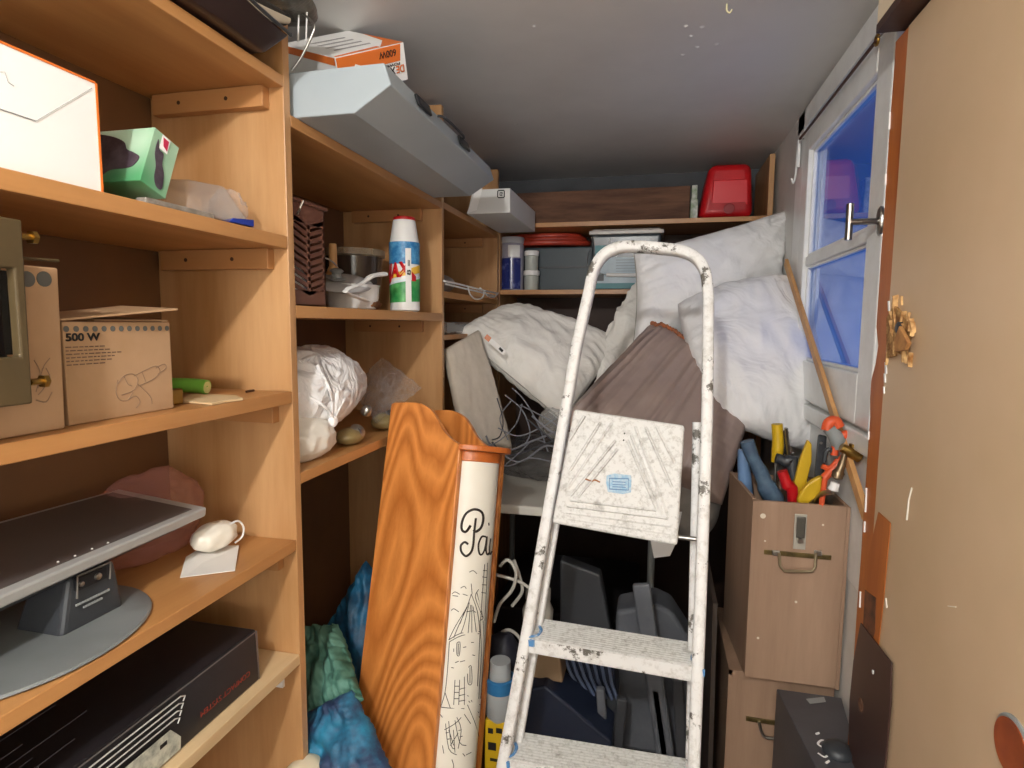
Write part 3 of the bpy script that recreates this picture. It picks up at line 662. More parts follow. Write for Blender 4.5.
# hinge block
cA, cB, cC = at(62, 640, Z=1.102), at(127, 611, Z=1.102), at(124, 573, X=-.713)
b = B(); z1 = 1.172
hexa(b, [(-.712, cA.y, 1.101), (-.712, cB.y+.012, 1.101), (-.79, cB.y+.012, 1.101), (-.79, cA.y, 1.101), (-.716, cA.y+.018, z1), (-.716, cB.y+.004, z1), (-.775, cB.y+.004, z1), (-.775, cA.y+.018, z1)]); mesh_obj('hinge_block', b, m_dark, t, bevel=.007, seg=3)
b = B(); box(b, -.7155, -.711, cA.y+.024, cB.y-.014, z1-.018, z1-.001); mesh_obj('hinge_recess', b, m_black, t)
b = B(); tube(b, [(-.709, cA.y+.022, z1-.026), (-.706, cA.y+.022, z1+.004), (-.706, cB.y-.012, z1+.004), (-.709, cB.y-.012, z1-.02)], .0013, 6); mesh_obj('hinge_bracket', b, m_steel, t)
for yy, r in ((cA.y+.030, .0035), (cB.y-.028, .0048)):
    b = B(); lathe(b, (-.711, yy, z1-.010), [(r, 0), (r*.9, .003), (r*.3, .004)], 14, (1, 0, 0)); mesh_obj('hinge_pin', b, m_steel, t, smooth=50)
b = B()
for k, (y0, y1_) in enumerate(((.022, .068), (.032, .06))):
    rr = random.Random(k); yy = cA.y+y0
    while yy < cA.y+y1_: s = rr.uniform(.002, .004); box(b, -.7125, -.7105, yy, yy+s, z1-.037-k*.007, z1-.0345-k*.007); yy += s+.001
mesh_obj('raised_print', b, m_grey, t)
b = B(); e0 = V((-.770, .555, 1.0955)); lathe(b, e0, [(.128, 0), (.132, .003), (.130, .006), (.10, .0085), (.02, .010)], 48, (0, 0, 1), (1.0, 1.20)); mesh_obj('foot', b, mat('foot_grey', '7c8080', .4, c2='686c6c', ns=4), t, smooth=50)
# pink bag, plug, paper
b = B(); blob(b, (-.845, .840, 1.160), (.045, .10, .072), 5, .10, 12, 5, zmin=1.0955, fine=.06); tag(mesh_obj('plastic_bag', b, m_filmpink, smooth=70), 'crumpled translucent pink plastic bag behind the monitor', 'bag')
t = thing('wrapped_plug', 'small white plug wrapped in film with a looped cord, behind the paper slip', 'plug', (-.735, .872, 1.095))
b = B(); blob(b, at(214, 535, X=-.735), (.026, .036, .021), 8, .16, 26, 4, zmin=1.0958); mesh_obj('wrapped_body', b, mat('waxy_white', 'e8e2d4', .35), t, smooth=70)
q = at(236, 530, X=-.715); b = B(); tube(b, [q+V((0, -.026, .015)), q+V((.004, 0, .017)), q+V((.006, .012, .002)), q+V((.006, .008, -.014)), q+V((.0, -.004, -.022))], .0018, 8, sm=4); mesh_obj('cord', b, m_whitep, t, smooth=60)
b = B(); P_ = [at(*p, Z=1.0962) for p in ((180, 578), (235, 571), (239, 548), (204, 552), (186, 561))]; prism(b, [P_[0], P_[1], P_[2]+V((0, 0, .004)), P_[3]+V((0, 0, .010)), P_[4]+V((0, 0, .006))], (0, 0, .0012)); tag(mesh_obj('paper_slip', b, mat('thin_paper', 'e4e0da', .7)), 'folded white slip of paper lying in front of the wrapped plug', 'paper')
# ---- fourth shelf: black carton
t = thing('carton', 'long black carton with red lettering on the bottom left shelf', 'box', (-.76, .6, .87))
y1_ = .872; zt = at(256, 630, X=-.662).z
b = B(); hexa(b, [(-.662, .22, .8705), (-.662, y1_, .8705), (-.88, y1_, .8705), (-.88, .22, .8705), (-.664, .22, zt), (-.664, y1_-.002, zt), (-.88, y1_-.002, zt), (-.88, .22, zt)]); mesh_obj('body', b, m_black2, t, bevel=.003)
b = B(); prism(b, [(-.6612, .40, zt-.001), (-.6612, y1_-.004, zt-.001), (-.6612, y1_-.001, .873), (-.6612, y1_-.0035, .873), (-.6612, y1_-.0065, zt-.0035), (-.6612, .40, zt-.0028)], (.0004, 0, 0)); mesh_obj('worn_edge', b, mat('worn_card', '6a6664', .6), t)
b = B()
for k in range(4):
    y0 = .60+k*.006; yE_ = .702-k*.004; z = .952-k*.009
    tube(b, [(-.661, .45, z), (-.661, yE_-.008, z), (-.661, yE_, z-.004), (-.661, yE_-.004, z-.010)], .0011, 5)
mesh_obj('printed_outline', b, mat('pale_print', 'b8b8b4', .5), t)
b = B(); poly(b, [(-.6608, .45, .915), (-.6608, .672, .915), (-.6608, .690, .892), (-.6608, .688, .874), (-.6608, .45, .874)], .0004, (1, 0, 0)); mesh_obj('picture', b, mat('print_grey', 'c4c6b8', .5, c2='8c9088', ns=60), t)
b = B(); poly(b, [(-.6602, .652, .905), (-.6602, .664, .905), (-.6602, .664, .899), (-.6602, .652, .899)], .0004, (1, 0, 0)); mesh_obj('picture_detail', b, m_black, t)
text('lettering', 'COMPACT SYSTEM', (-.6616, .846, .903), (0, -1, 0), (0, 0, -1), .013, mat('dull_red_ink', '8c3020', .6), t, width=.115)
b = B(); rr = random.Random(4)
for k in range(9): 
    x = -.70-.018*k; tube(b, [(x, .30, zt+.0002), (x-.01, rr.uniform(.5, .8), zt+.0002)], .0006, 4)
mesh_obj('printed_streak', b, mat('streak_grey', '55525a', .5), t)
# ============================================================ bay two, top shelf
t = thing('tool_case', 'long grey blue metal tool case jutting over the top shelf edge, near the ceiling', 'case', (-.6, 1.4, 1.866))
YN, YF = 1.00, 1.70
cs = [at(294, 73, Y=YN), at(384, 63, Y=YN), at(391, 85, Y=YN), at(354, 114, Y=YN), at(295, 119, Y=YN)]
zb = cs[4].z; dz = max(0, 1.867-zb)
sec = [V((-.80, YN, cs[0].z)), V((cs[1].x, YN, cs[1].z+dz*.5)), V((cs[2].x, YN, cs[2].z+dz*.5)), V((cs[3].x, YN, 1.867)), V((-.80, YN, 1.867))]
b = B(); prism(b, sec, (-.005, YF-YN, 0)); mesh_obj('body', b, m_caseg, t, bevel=.0025)
b = B()
q0 = (sec[1]+sec[2])/2
dn = (sec[2]-sec[1]).normalized(); on = V((1, 0, .25)).normalized()
for y in (1.16, 1.42):
    b = B(); obox(b, L_(sec[1], sec[2], .45)+V((.003, y-YN, 0)), on, (0, 1, 0), dn, .006, .07, .022); mesh_obj('latch', b, m_black, t, bevel=.002)
b = B()
b = B(); tube(b, [L_(sec[1], sec[2], .3)+V((.004, .24, 0)), L_(sec[1], sec[2], .3)+V((.016, .26, 0)), L_(sec[1], sec[2], .3)+V((.016, .38, 0)), L_(sec[1], sec[2], .3)+V((.004, .40, 0))], .003, 8, sm=3); mesh_obj('handle', b, m_dark, t, smooth=60)
# orange and white carton standing tilted behind
t = thing('carton', 'orange and white carton printed 600W, upside down, on the top shelf near the ceiling', 'box', (-.66, 1.2, 1.96))
Rm = Matrix.Rotation(.9627, 3, 'Z') @ Matrix.Rotation(-.4552, 3, 'Y') @ Matrix.Rotation(.4283, 3, 'X')
cc = V((-.6725, 1.2416, 2.0637)); dd = V((.1748, .199, .0727))
fx, fy, fz = Rm.col[0], Rm.col[1], Rm.col[2]
cc = cc - V((0, 0, 0))
b = B(); obox(b, cc, fx, fy, fz, *dd); mesh_obj('body', b, m_white, t, bevel=.001)
def ff(u, w_, o=.0006): return cc+fx*(u*dd.x/2)-fy*(dd.y/2+o)+fz*(w_*dd.z/2)       # front face
b = B(); poly(b, [ff(-.99, .12), ff(.82, .12), ff(.88, .98), ff(-.99, .98)], .0004, -fy); mesh_obj('orange_band', b, m_orange, t)
text('lettering', '600W', ff(.72, .78, .001), -fx, -fz, .018, m_ink, t, width=.045, bold=.01)
text('lettering', 'DE', ff(.92, -.12, .001), -fx, -fz, .020, m_orange, t, width=.022, bold=.02)
text('lettering', 'XTER', ff(.62, -.12, .001), -fx, -fz, .020, m_ink, t, width=.045, bold=.02)
text('lettering', 'POWER', ff(.80, .06, .001), -fx, -fz, .007, m_ink, t, width=.045, bold=.02)
b = B(); poly(b, [ff(-.5, .5, .0012), ff(-.2, .2, .0012), ff(-.1, -.5, .0012), ff(-.75, -.5, .0012)], .0003, -fy); mesh_obj('white_patch', b, m_white, t)
text('lettering', '2 x 4', ff(-.2, -.2, .002), -fx, -fz, .014, m_ink, t, width=.03, bold=.02)
def fl(v_, w_, o=.0006): return cc-fx*(dd.x/2+o)+fy*(v_*dd.y/2)+fz*(w_*dd.z/2)       # left face
b = B(); poly(b, [fl(-.98, .6), fl(.98, .6), fl(.98, .98), fl(-.98, .98)], .0004, -fx); mesh_obj('orange_band', b, m_orange, t)
def ft_(u, v_, o=.0006): return cc+fx*(u*dd.x/2)+fy*(v_*dd.y/2)+fz*(dd.z/2+o)
b = B(); poly(b, [ft_(.3, -.98), ft_(.98, -.98), ft_(.98, .4), ft_(.8, -.5)], .0004, fz); poly(b, [ft_(-.95, -.97), ft_(.3, -.97), ft_(.3, -.85), ft_(-.95, -.9)], .0004, fz); mesh_obj('orange_print', b, m_orange, t)
b = B(); 
for k in range(4): poly(b, [ft_(-.6+.05*k, -.5+.3*k), ft_(.4, -.55+.3*k), ft_(.42, -.47+.3*k), ft_(-.58, -.42+.3*k)], .0004, fz)
mesh_obj('grey_print', b, mat('grey_print', 'a8a4a4', .5), t)
# white wire rack end on top, near the post
t = thing('wire_rack', 'white wire rack poking out above the orange and white carton', 'rack', (-.63, .99, 2.03))
b = B(); Yr = 1.0
tube(b, [at(*p, Y=Yr) for p in ((292, 70), (302, 56), (314, 30), (312, 22), (298, 10), (280, 4))], .0022, 8, sm=4)
mesh_obj('rim_wire', b, m_steel, t, smooth=60)
for x in (299, 307):
    b = B(); tube(b, [at(x, 12, Y=Yr), at(x-1, 42, Y=Yr)], .0014, 6); mesh_obj('wire', b, m_whitep, t, smooth=60)
# ============================================================ bay two
def wrap(bm, c, r, a0, flip=1):
    """bend a flat mesh lying in x (around) / z (up) round a standing cylinder"""
    for v in bm.verts:
        a = a0+v.co.x/r; rr = r+v.co.y
        v.co = V((c[0]+rr*math.sin(a), c[1]-rr*math.cos(a), c[2]+v.co.z))
def textbm(s, size, width=None, th=.0006, bold=.0, shear=0):
    c = bpy.data.curves.new('t', 'FONT'); c.body = s; c.size = 1; c.offset = bold; c.align_x = 'CENTER'; c.shear = shear
    o = bpy.data.objects.new('t', c); COL.objects.link(o)
    me = bpy.data.meshes.new_from_object(o.evaluated_get(bpy.context.evaluated_depsgraph_get())); bpy.data.objects.remove(o)
    b = B(); b.from_mesh(me); bpy.data.meshes.remove(me)
    xs = [v.co.x for v in b.verts]; k = size if width is None else width/(max(xs)-min(xs))
    for v in b.verts: v.co = V((v.co.x*k, 0, v.co.y*size))
    r = bmesh.ops.extrude_face_region(b, geom=b.faces[:]); bmesh.ops.translate(b, vec=(0, th, 0), verts=[g for g in r['geom'] if isinstance(g, bmesh.types.BMVert)])
    return b
def bandbm(b, c, r, a0, a1, zf0, zf1, n=24, th=.0005):
    """printed band round a cylinder, between two height functions"""
    R = []
    for i in range(n+1):
        a = a0+(a1-a0)*i/n; s = i/n
        for zz in (zf0(s), zf1(s)):
            for rr in (r, r+th): R.append(b.verts.new((c[0]+rr*math.sin(a), c[1]-rr*math.cos(a), c[2]+zz)))
    for i in range(n):
        p = R[4*i:4*i+8]; b.faces.new((p[1], p[5], p[7], p[3])); b.faces.new((p[0], p[2], p[6], p[4])); b.faces.new((p[0], p[4], p[5], p[1])); b.faces.new((p[2], p[3], p[7], p[6]))
    b.faces.new((R[0], R[1], R[3], R[2])); b.faces.new((R[-4], R[-2], R[-1], R[-3]))
c = at(405, 300, X=-.678); c.z = 1.5315; AJ = c.copy(); H = at(403, 217, X=-.678).z-c.z
t = thing('scouring_powder', 'tall white scouring powder can with red cap and blue and green label', 'cleaner', c)
b = B(); lathe(b, c, [(.034, 0), (.0405, .004), (.0410, .012), (.0405, .02), (.0405, H*.70), (.0395, H*.74), (.031, H*.95), (.030, H*.965)], 40); mesh_obj('body', b, m_whitep, t, smooth=40)
b = B(); lathe(b, c, [(.029, H*.962), (.0305, H*.968), (.0305, H*.99), (.028, H)], 32); mesh_obj('cap', b, m_red, t, smooth=40)
r = .0412
va = math.atan2(-c.x, c.y)*-1         # direction from can back to the camera
fa = -math.atan2(0-c.x, c.y)           # angle of the camera side round the can
fa = math.atan2(-c.x, c.y)
for nm, f0, f1, m in (('blue_band', lambda s: H*.50, lambda s: H*.73, mat('label_blue', '2c74ac', .4, c2='5ca0cc', ns=60)),
                      ('yellow_swoosh', lambda s: H*(.33+.09*s), lambda s: H*(.36+.15*s), mat('label_yellow', 'e8b840', .4)),
                      ('green_band', lambda s: H*(.09+.02*s), lambda s: H*(.27+.09*s), mat('label_green', '2c8c48', .4, c2='58ac60', ns=30)),
                      ('white_swoosh', lambda s: H*(.27+.09*s), lambda s: H*(.29+.10*s), mat('label_pale', 'dce8ec', .4))):
    b = B(); bandbm(b, c, r, fa-1.5, fa+1.5, f0, f1); mesh_obj(nm, b, m, t, smooth=30)
b = textbm('AJAX', .052, .098, bold=.05, shear=.1)
for v in b.verts: v.co.z += H*.36+v.co.x*.12
wrap(b, c, r+.001, fa-.78); mesh_obj('lettering', b, m_red, t)
b = B(); bandbm(b, c, r+.0012, fa+.05, fa+.42, lambda s: H*.10, lambda s: H*.66); mesh_obj('white_strip', b, m_whitep, t)
b = textbm('8 =', .015, .04, bold=.02)
for v in b.verts: v.co = V((-v.co.z+.006, v.co.y, v.co.x+H*.46))
wrap(b, c, r+.002, fa+.24); mesh_obj('strip_lettering', b, m_ink, t)
b = B(); bandbm(b, c, r+.0006, fa+.46, fa+.8, lambda s: H*(.32), lambda s: H*(.42-.05*s)); mesh_obj('red_patch', b, m_red, t)
# lattice basket
t = thing('lattice_basket', 'dark brown plastic basket with leaf-shaped holes beside the wooden upright', 'basket', (-.74, 1.06, 1.531))
m_bk = mat('basket_brown', '6a4434', .4)
bx = -.655; by0, by1 = .992, at(325, 250, X=-.655).y; bz0, bz1 = 1.5315, at(320, 210, X=-.655).z
b = B(); box(b, bx-.14, bx, by0, by0+.003, bz0, bz1); box(b, bx-.14, bx, by1-.003, by1, bz0, bz1); box(b, bx-.14, bx-.137, by0, by1, bz0, bz1); box(b, bx-.14, bx, by0, by1, bz0, bz0+.003)
mesh_obj('body', b, m_bk, t)
b = B(); W_ = by1-by0; nz = 9; zs = (bz1-.035-(bz0+.03))/nz
box(b, bx-.003, bx, by0, by1, bz0, bz0+.03); box(b, bx-.003, bx, by0, by1, bz1-.035, bz1)
for y in (by0, (by0+by1)/2-.003, by1-.008): box(b, bx-.003, bx, y, y+.008, bz0+.03, bz1-.035)
for k in range(nz+1):
    z = bz0+.03+zs*k
    for s in (0, 1):
        y0 = by0+.004 if s == 0 else by1-.004; y1 = (by0+by1)/2
        hexa(b, [(bx-.003, y0, z+.006), (bx, y0, z+.006), (bx, y1, z-.010), (bx-.003, y1, z-.010), (bx-.003, y0, z+.014), (bx, y0, z+.014), (bx, y1, z-.002), (bx-.003, y1, z-.002)])
mesh_obj('lattice_front', b, m_bk, t)
b = B(); box(b, bx-.146, bx+.005, by0-.002, by1+.006, bz1, bz1+.007); mesh_obj('rim', b, m_bk, t, bevel=.002)
b = B(); blob(b, (bx-.06, (by0+by1)/2, bz0+.045), (.045, (by1-by0)/2-.012, .04), 2, .06, 20, 4, zmin=bz0+.004); tag(mesh_obj('cotton_bundle', b, m_whitep, smooth=70), 'white bundle seen through the holes of the brown lattice basket', 'bundle')
# glass bowl behind
c = at(353, 262, X=-.86); c.z = 1.5315
t = thing('glass_bowl', 'dark glass bowl with pale rim at the back behind the white saucepan lid', 'bowl', c)
rb_ = .085; b = B(); lathe(b, c, [(rb_*.6, 0), (rb_*.85, .02), (rb_*.97, .10), (rb_, .16), (rb_*.96, .16), (rb_*.9, .10), (rb_*.7, .02), (.01, .01)], 36); mesh_obj('bowl', b, mat('smoked_glass', '3c322c', .12, coat=.5), t, smooth=50)
b = B(); lathe(b, c, [(rb_, .155), (rb_*1.08, .158), (rb_*1.08, .176), (rb_*.98, .176), (rb_*.98, .155)], 36, cap=False); mesh_obj('rim', b, film('pale_rim', 'a89880', .4, .3), t, smooth=40)
# saucepan with lid
c = at(352, 300, X=-.745); c.z = 1.5315
t = thing('saucepan', 'white enamel saucepan with a tilted grey rimmed lid and a short handle', 'pan', c)
b = B(); lathe(b, c, [(.045, 0), (.058, .004), (.066, .03), (.068, .06), (.070, .062), (.066, .06), (.06, .03), (.02, .006)], 36); mesh_obj('pot', b, m_whitep, t, smooth=45)
lc = c+V((-.01, -.035, .066)); la = V((.22, -.30, 1)).normalized(); b = B(); lathe(b, lc, [(.074, -.004), (.077, 0), (.070, .004), (.05, .009), (.02, .011), (.0, .011)], 40, la, cap=False); mesh_obj('lid', b, mat('enamel_grey', 'c4c2c0', .25, c2='b6b4b4', ns=10), t, smooth=45)
b = B(); lathe(b, lc+la*.010+V((.0, -.022, 0)), [(.024, 0), (.024, .002), (.012, .004), (.011, .014), (.017, .018), (.012, .022)], 20, la); mesh_obj('lid_knob', b, m_grey, t, smooth=45)
h0, h1 = at(345, 296, X=-.672), at(372, 276, X=-.668); h2 = at(385, 274, X=-.660)
b = B(); tube(b, [c+V((.058, -.03, .022)), h0+V((0, 0, .01)), L_(h0, h1, .6), h1, h2], [.006, .006, .006, .008, .009], 10, sm=3, flat=.6); mesh_obj('handle', b, m_whitep, t, smooth=60)
# wooden brush
t = thing('scrub_brush', 'small wooden handled brush with a wire ring standing behind the saucepan lid', 'brush', at(333, 270, X=-.72))
b = B(); c = at(333, 258, X=-.79); tube(b, [c+V((0, 0, -.055)), c+V((0, 0, -.02)), c+V((0, 0, .035))], [.022, .016, .010, .010, .009], 12, sm=3); mesh_obj('handle', b, mat('pale_beech', 'd0a068', .5), t, smooth=60)
b = B(); tube(b, [c+V((-.02+.03*math.cos(a), -.03*math.sin(a), -.02+.02*math.sin(a))) for a in [i*PI/8 for i in range(16)]], .002, 6, closed=True); mesh_obj('ring', b, m_steel, t, smooth=60)
b = B(); blob(b, (-.725, 1.40, 1.548), (.035, .05, .016), 12, .2, 40, 4, zmin=1.5313); tag(mesh_obj('straw_tuft', b, mat('coir', '7a5034', .9, c2='94683e', ns=60, bump=.5, bs=80), smooth=70), 'rough brown tuft of fibre between the saucepan and the powder can', 'fibre')
# lower shelf: white bag, clear bag, brass fittings
zs = 1.2185
t = thing('carrier_bag', 'crumpled white plastic carrier bag knotted at the front on the lower shelf', 'bag', (-.72, 1.10, zs))
def mix3(*p): return V(p)
b = B(); blob(b, (-.755, 1.175, 1.350), (.095, .19, .088), 6, .08, 7, 5, zmin=zs+.03, fine=.05); mesh_obj('upper_bag', b, m_bag, t, smooth=80)
b = B(); blob(b, (-.745, 1.085, 1.262), (.095, .10, .058), 9, .07, 9, 5, zmin=zs, fine=.035); mesh_obj('lower_bag', b, mat('cream_bag', 'e8e2d6', .45, bump=.1, bs=30), t, smooth=80)
b = B(); k0 = at(333, 418, X=-.655)
for i, p in enumerate(((318, 365), (330, 372), (342, 380), (306, 395))): tube(b, [at(*p, X=-.675), L_(at(*p, X=-.67), k0, .5)+V((.012, 0, 0)), k0], [.009, .007, .005, .005], 8, sm=4, flat=.5)
mesh_obj('gathered_fold', b, m_bag, t, smooth=80)
b = B(); blob(b, k0+V((0, 0, -.006)), (.008, .010, .011), 3, .2, 60, 3); mesh_obj('knot', b, m_bag, t, smooth=80)
b = B(); P_ = [at(*p, X=-.70) for p in ((300, 362), (312, 357), (330, 360), (340, 372), (334, 378), (318, 372), (300, 372))]
tube(b, P_, [.008], 8, sm=4, flat=.6); mesh_obj('bag_handle', b, m_bag, t, smooth=80)
# transparent sheet bag
t0 = [at(355, 385, Y=1.50), at(382, 358, Y=1.60), at(420, 385, Y=1.62), at(402, 405, Y=1.45), at(372, 422, Y=1.38)]
b = B(); pillow(b, [at(352, 392, Y=1.50), at(382, 357, Y=1.66), at(422, 388, Y=1.60), at(376, 424, Y=1.38)], .022, 5, .03, .012, 14, 60); tag(mesh_obj('clear_bag', b, m_film, smooth=180), 'clear crinkled plastic bag with air glints beside the white carrier bag', 'bag')
for (px, py, s, m_, lab) in ((350, 436, .033, mat('khaki', '8c7a50', .35, c2='786842', ns=8), 'round khaki pulley block in front of the white carrier bag'), (385, 422, .036, mat('khaki_light', 'a08c5c', .4, c2='8c7a50', ns=8), 'second khaki pulley block, tucked between the clear bag and the pine box')):
    c = at(px, py, Z=zs+.02); c.x = min(c.x, -.672); t = thing('pulley_block', lab, 'pulley', (c.x, c.y, zs), 'pulley blocks on the lower shelf')
    b = B(); blob(b, (c.x, c.y, zs+s*.62), (s*.9, s*1.2, s*.60), px, .03, 20, 4, zmin=zs+.0005); mesh_obj('casing', b, m_, t, smooth=70)
    b = B(); lathe(b, (c.x+s*.5, c.y+.004, zs+s*.95), [(s*.52, 0), (s*.55, .004), (s*.4, .008), (s*.12, .009), (s*.12, .014)], 24, (.7, -.3, .65)); mesh_obj('wheel', b, m_steel, t, smooth=45)
c = at(367, 410, X=-.66); t = thing('steel_cap', 'shiny steel cap standing against the side of the white carrier bag', 'cap', c)
b = B(); lathe(b, c, [(.013, -.010), (.0135, 0), (.009, .008), (.004, .012)], 20, (.5, -.3, .8)); mesh_obj('cap', b, m_steel, t, smooth=45)
# ============================================================ bay three
t = thing('wire_hangers', 'bundle of white plastic-coated hangers poking off the bay shelf near the corner', 'hangers', (-.65, 2.0, 1.60))
for k, pp in enumerate((((446, 284), (462, 288), (480, 292), (494, 296)), ((444, 281), (458, 284), (474, 288), (486, 291), (496, 293)))):
    b = B(); tube(b, [at(*p, X=-.635+.004*k) for p in pp], .0032, 8, sm=3); mesh_obj('bar', b, m_whitep, t, smooth=60)
for k, pp in enumerate((((468, 287), (470, 294), (475, 299), (482, 298), (484, 292), (480, 288)), ((484, 291), (488, 296), (494, 297), (498, 293)))):
    b = B(); tube(b, [at(*p, X=-.628) for p in pp], .0028, 8, sm=3); mesh_obj('hook', b, m_whitep, t, smooth=60)
b = B(); blob(b, (-.73, 1.95, 1.6335), (.06, .07, .034), 4, .04, 14, 4, zmin=1.6003); tag(mesh_obj('grey_pouch', b, mat('pouch_grey', '9c948c', .5), smooth=70), 'soft grey pouch lying on the small shelf above the hangers', 'pouch')
b = B(); box(b, -.78, -.66, 1.85, 2.12, 1.4645, 1.505); tag(mesh_obj('plastic_packet', b, film('packet', 'b0b4b4', .3, .15), bevel=.008), 'clear plastic packet on the dark shelf just above the beige cushion', 'packet')
t = thing('carton', 'small pale carton with a black square symbol, hanging over the shelf corner', 'box', (-.55, 2.2, 1.87))
n0, n1 = at(467, 209, Y=1.99), at(510, 207, Y=1.99); zt = at(510, 188, Y=1.99).z; z0 = 1.8705
b = B(); hexa(b, [(n0.x, 1.99, z0), (n1.x, 1.99, z0), (n1.x+.0, 2.42, z0), (n0.x, 2.42, z0), (n0.x+.02, 1.99, zt), (n1.x, 1.99, zt), (n1.x, 2.42, zt), (n0.x+.02, 2.42, zt)]); mesh_obj('body', b, mat('pale_card', 'dcdcd8', .5), t, bevel=.002)
b = B(); prism(b, [(n0.x, 1.988, z0+.002), (n0.x+.035, 1.988, z0+.012), (n0.x+.055, 1.988, zt+.004), (n0.x+.03, 1.988, zt-.006)], (0, -.001, 0)); mesh_obj('flap', b, m_white, t)
q = at(501, 194, Y=1.9885); s = .0115
b = B(); tube(b, [q+V((x*s, 0, z*s)) for x, z in ((-.8, -1), (.8, -1), (1, -.8), (1, .8), (.8, 1), (-.8, 1), (-1, .8), (-1, -.8))], .0018, 6, closed=True); tube(b, [q+V((x*s, 0, z*s)) for x, z in ((.4, -.4), (-.3, -.4), (-.3, .4), (.4, .4), (.4, 0), (0, 0))], .0016, 6); mesh_obj('symbol', b, m_ink, t)
# ============================================================ unit on the back wall
YB = 2.47
xl, xr = at(516, 200, Y=YB).x, at(690, 200, Y=YB).x
b = B(); box(b, xl, xr, YB, 2.62, 1.9115, at(600, 189, Y=YB).z-.002); tag(mesh_obj('wooden_plank', b, mat('rough_brown_board', '6e4e3a', .8, c2='54392a', ns=16, bump=.3, bs=70, stretch=(.3, 1, 2)), bevel=.003), 'thick rough brown plank lying along the top back shelf', 'plank')
b = B(); box(b, xr+.003, xr+.03, 2.47, 2.55, 1.9115, 1.985); box(b, xr+.006, xr+.027, 2.475, 2.545, 1.985, 2.04)
tag(mesh_obj('glue_carton', b, mat('green_white', '8c9c80', .5, c2='e0e0dc', ns=25), bevel=.002), 'small green and white carton wedged between the brown plank and the red case', 'box')
t = thing('red_case', 'bright red plastic case on the top back shelf next to the right upright', 'case', (.25, 2.55, 1.911))
x0, x1 = at(699, 200, Y=2.46).x, at(754, 200, Y=2.46).x; zt = at(725, 163, Y=2.46).z
b = B(); hexa(b, [(x0, 2.46, 1.9115), (x1, 2.46, 1.9115), (x1, 2.70, 1.9115), (x0, 2.70, 1.9115), (x0+.035, 2.465, zt), (x1-.012, 2.465, zt), (x1-.012, 2.68, zt), (x0+.035, 2.68, zt)])
mesh_obj('body', b, m_red, t, bevel=.028, seg=5, smooth=50)
b = B(); hexa(b, [(x0+.045, 2.462, 1.955), (x1-.02, 2.462, 1.955), (x1-.02, 2.47, 1.955), (x0+.045, 2.47, 1.955), (x0+.05, 2.4565, 2.05), (x1-.025, 2.4565, 2.05), (x1-.025, 2.47, 2.05), (x0+.05, 2.47, 2.05)]); mesh_obj('front_panel', b, mat('red_panel', 'd8202a', .35), t, bevel=.004)
b = B(); lathe(b, ((x0+x1)/2+.012, 2.459, 1.943), [(.020, 0), (.020, .003), (.016, .004)], 24, (0, -1, 0)); mesh_obj('oval_badge', b, mat('red_dark', '8c1018', .4), t)
# lower back shelf
ZB = 1.6415
def px_x(px, y=YB): return at(px, 270, Y=y).x
c = V((px_x(512, 2.52), 2.52, ZB)); hT = at(512, 238, Y=2.52).z-ZB
t = thing('plastic_tub', 'tall clear and blue tub with a white lid, left on the back shelf', 'tub', c)
b = B(); lathe(b, c, [(.045, 0), (.050, .004), (.051, hT*.88), (.045, hT*.88)], 30); mesh_obj('body', b, mat('tub_lilac', '9c9cb0', .25, c2='b8b4bc', ns=12), t, smooth=40)
b = B(); bandbm(b, c, .0515, -1.9, 1.0, lambda s: .005, lambda s: hT*.60, 30); mesh_obj('blue_label', b, mat('navy_label', '242e6c', .2, c2='6a74a8', ns=20, lo=.55, hi=.7), t, smooth=30)
b = B(); bandbm(b, c, .0517, -.1, .9, lambda s: hT*.62, lambda s: hT*.84, 30); mesh_obj('white_label', b, m_whitep, t, smooth=30)
b = B(); lathe(b, c, [(.050, hT*.88), (.054, hT*.89), (.054, hT*.97), (.050, hT)], 30); mesh_obj('lid', b, mat('lid_grey', 'c4c4c8', .3), t, smooth=40)
for k, (py0, py1, rr_, lab) in enumerate(((289, 272, .031, 'small pale jar with white lid, the lower of two stacked beside the blue tub'), (271, 252, .028, 'small white jar, the upper of two stacked beside the blue tub'))):
    zA = ZB if k == 0 else ZB+.083; c = V((px_x(531.5, 2.50), 2.50, zA)); hh = .082 if k == 0 else .080
    t = thing('paint_jar', lab, 'jar', c, 'stacked paint jars')
    b = B(); lathe(b, c, [(rr_*.9, 0), (rr_*.95, .003), (rr_, hh*.7), (rr_*.9, hh*.74)], 26); mesh_obj('body', b, mat('jar_pale', 'b4b8b0', .3), t, smooth=40)
    b = B(); lathe(b, c, [(rr_*1.0, hh*.74), (rr_*1.1, hh*.76), (rr_*1.1, hh*.96), (rr_, hh)], 26); mesh_obj('lid', b, m_whitep, t, smooth=40)
x0, x1 = px_x(538, 2.53), px_x(592, 2.53)
zt = at(560, 246, Y=2.53).z
t = thing('tool_chest', 'dark slate plastic chest under the coiled red hose on the back shelf', 'chest', ((x0+x1)/2, 2.62, ZB))
m_sl = mat('slate_plastic', '3a464c', .45)
b = B(); box(b, px_x(524, 2.56), x1, 2.56, 2.75, ZB, zt); mesh_obj('body', b, m_sl, t, bevel=.006)
b = B(); box(b, px_x(524, 2.56)-.0, x1+.004, 2.555, 2.75, ZB+(zt-ZB)*.52, ZB+(zt-ZB)*.56); mesh_obj('lid_seam', b, m_dark, t)
t = thing('garden_hose', 'coiled red hose lying flat on the slate chest under the top shelf', 'hose', (-.42, 2.60, zt))
cx = at(540, 236, Y=2.58).x
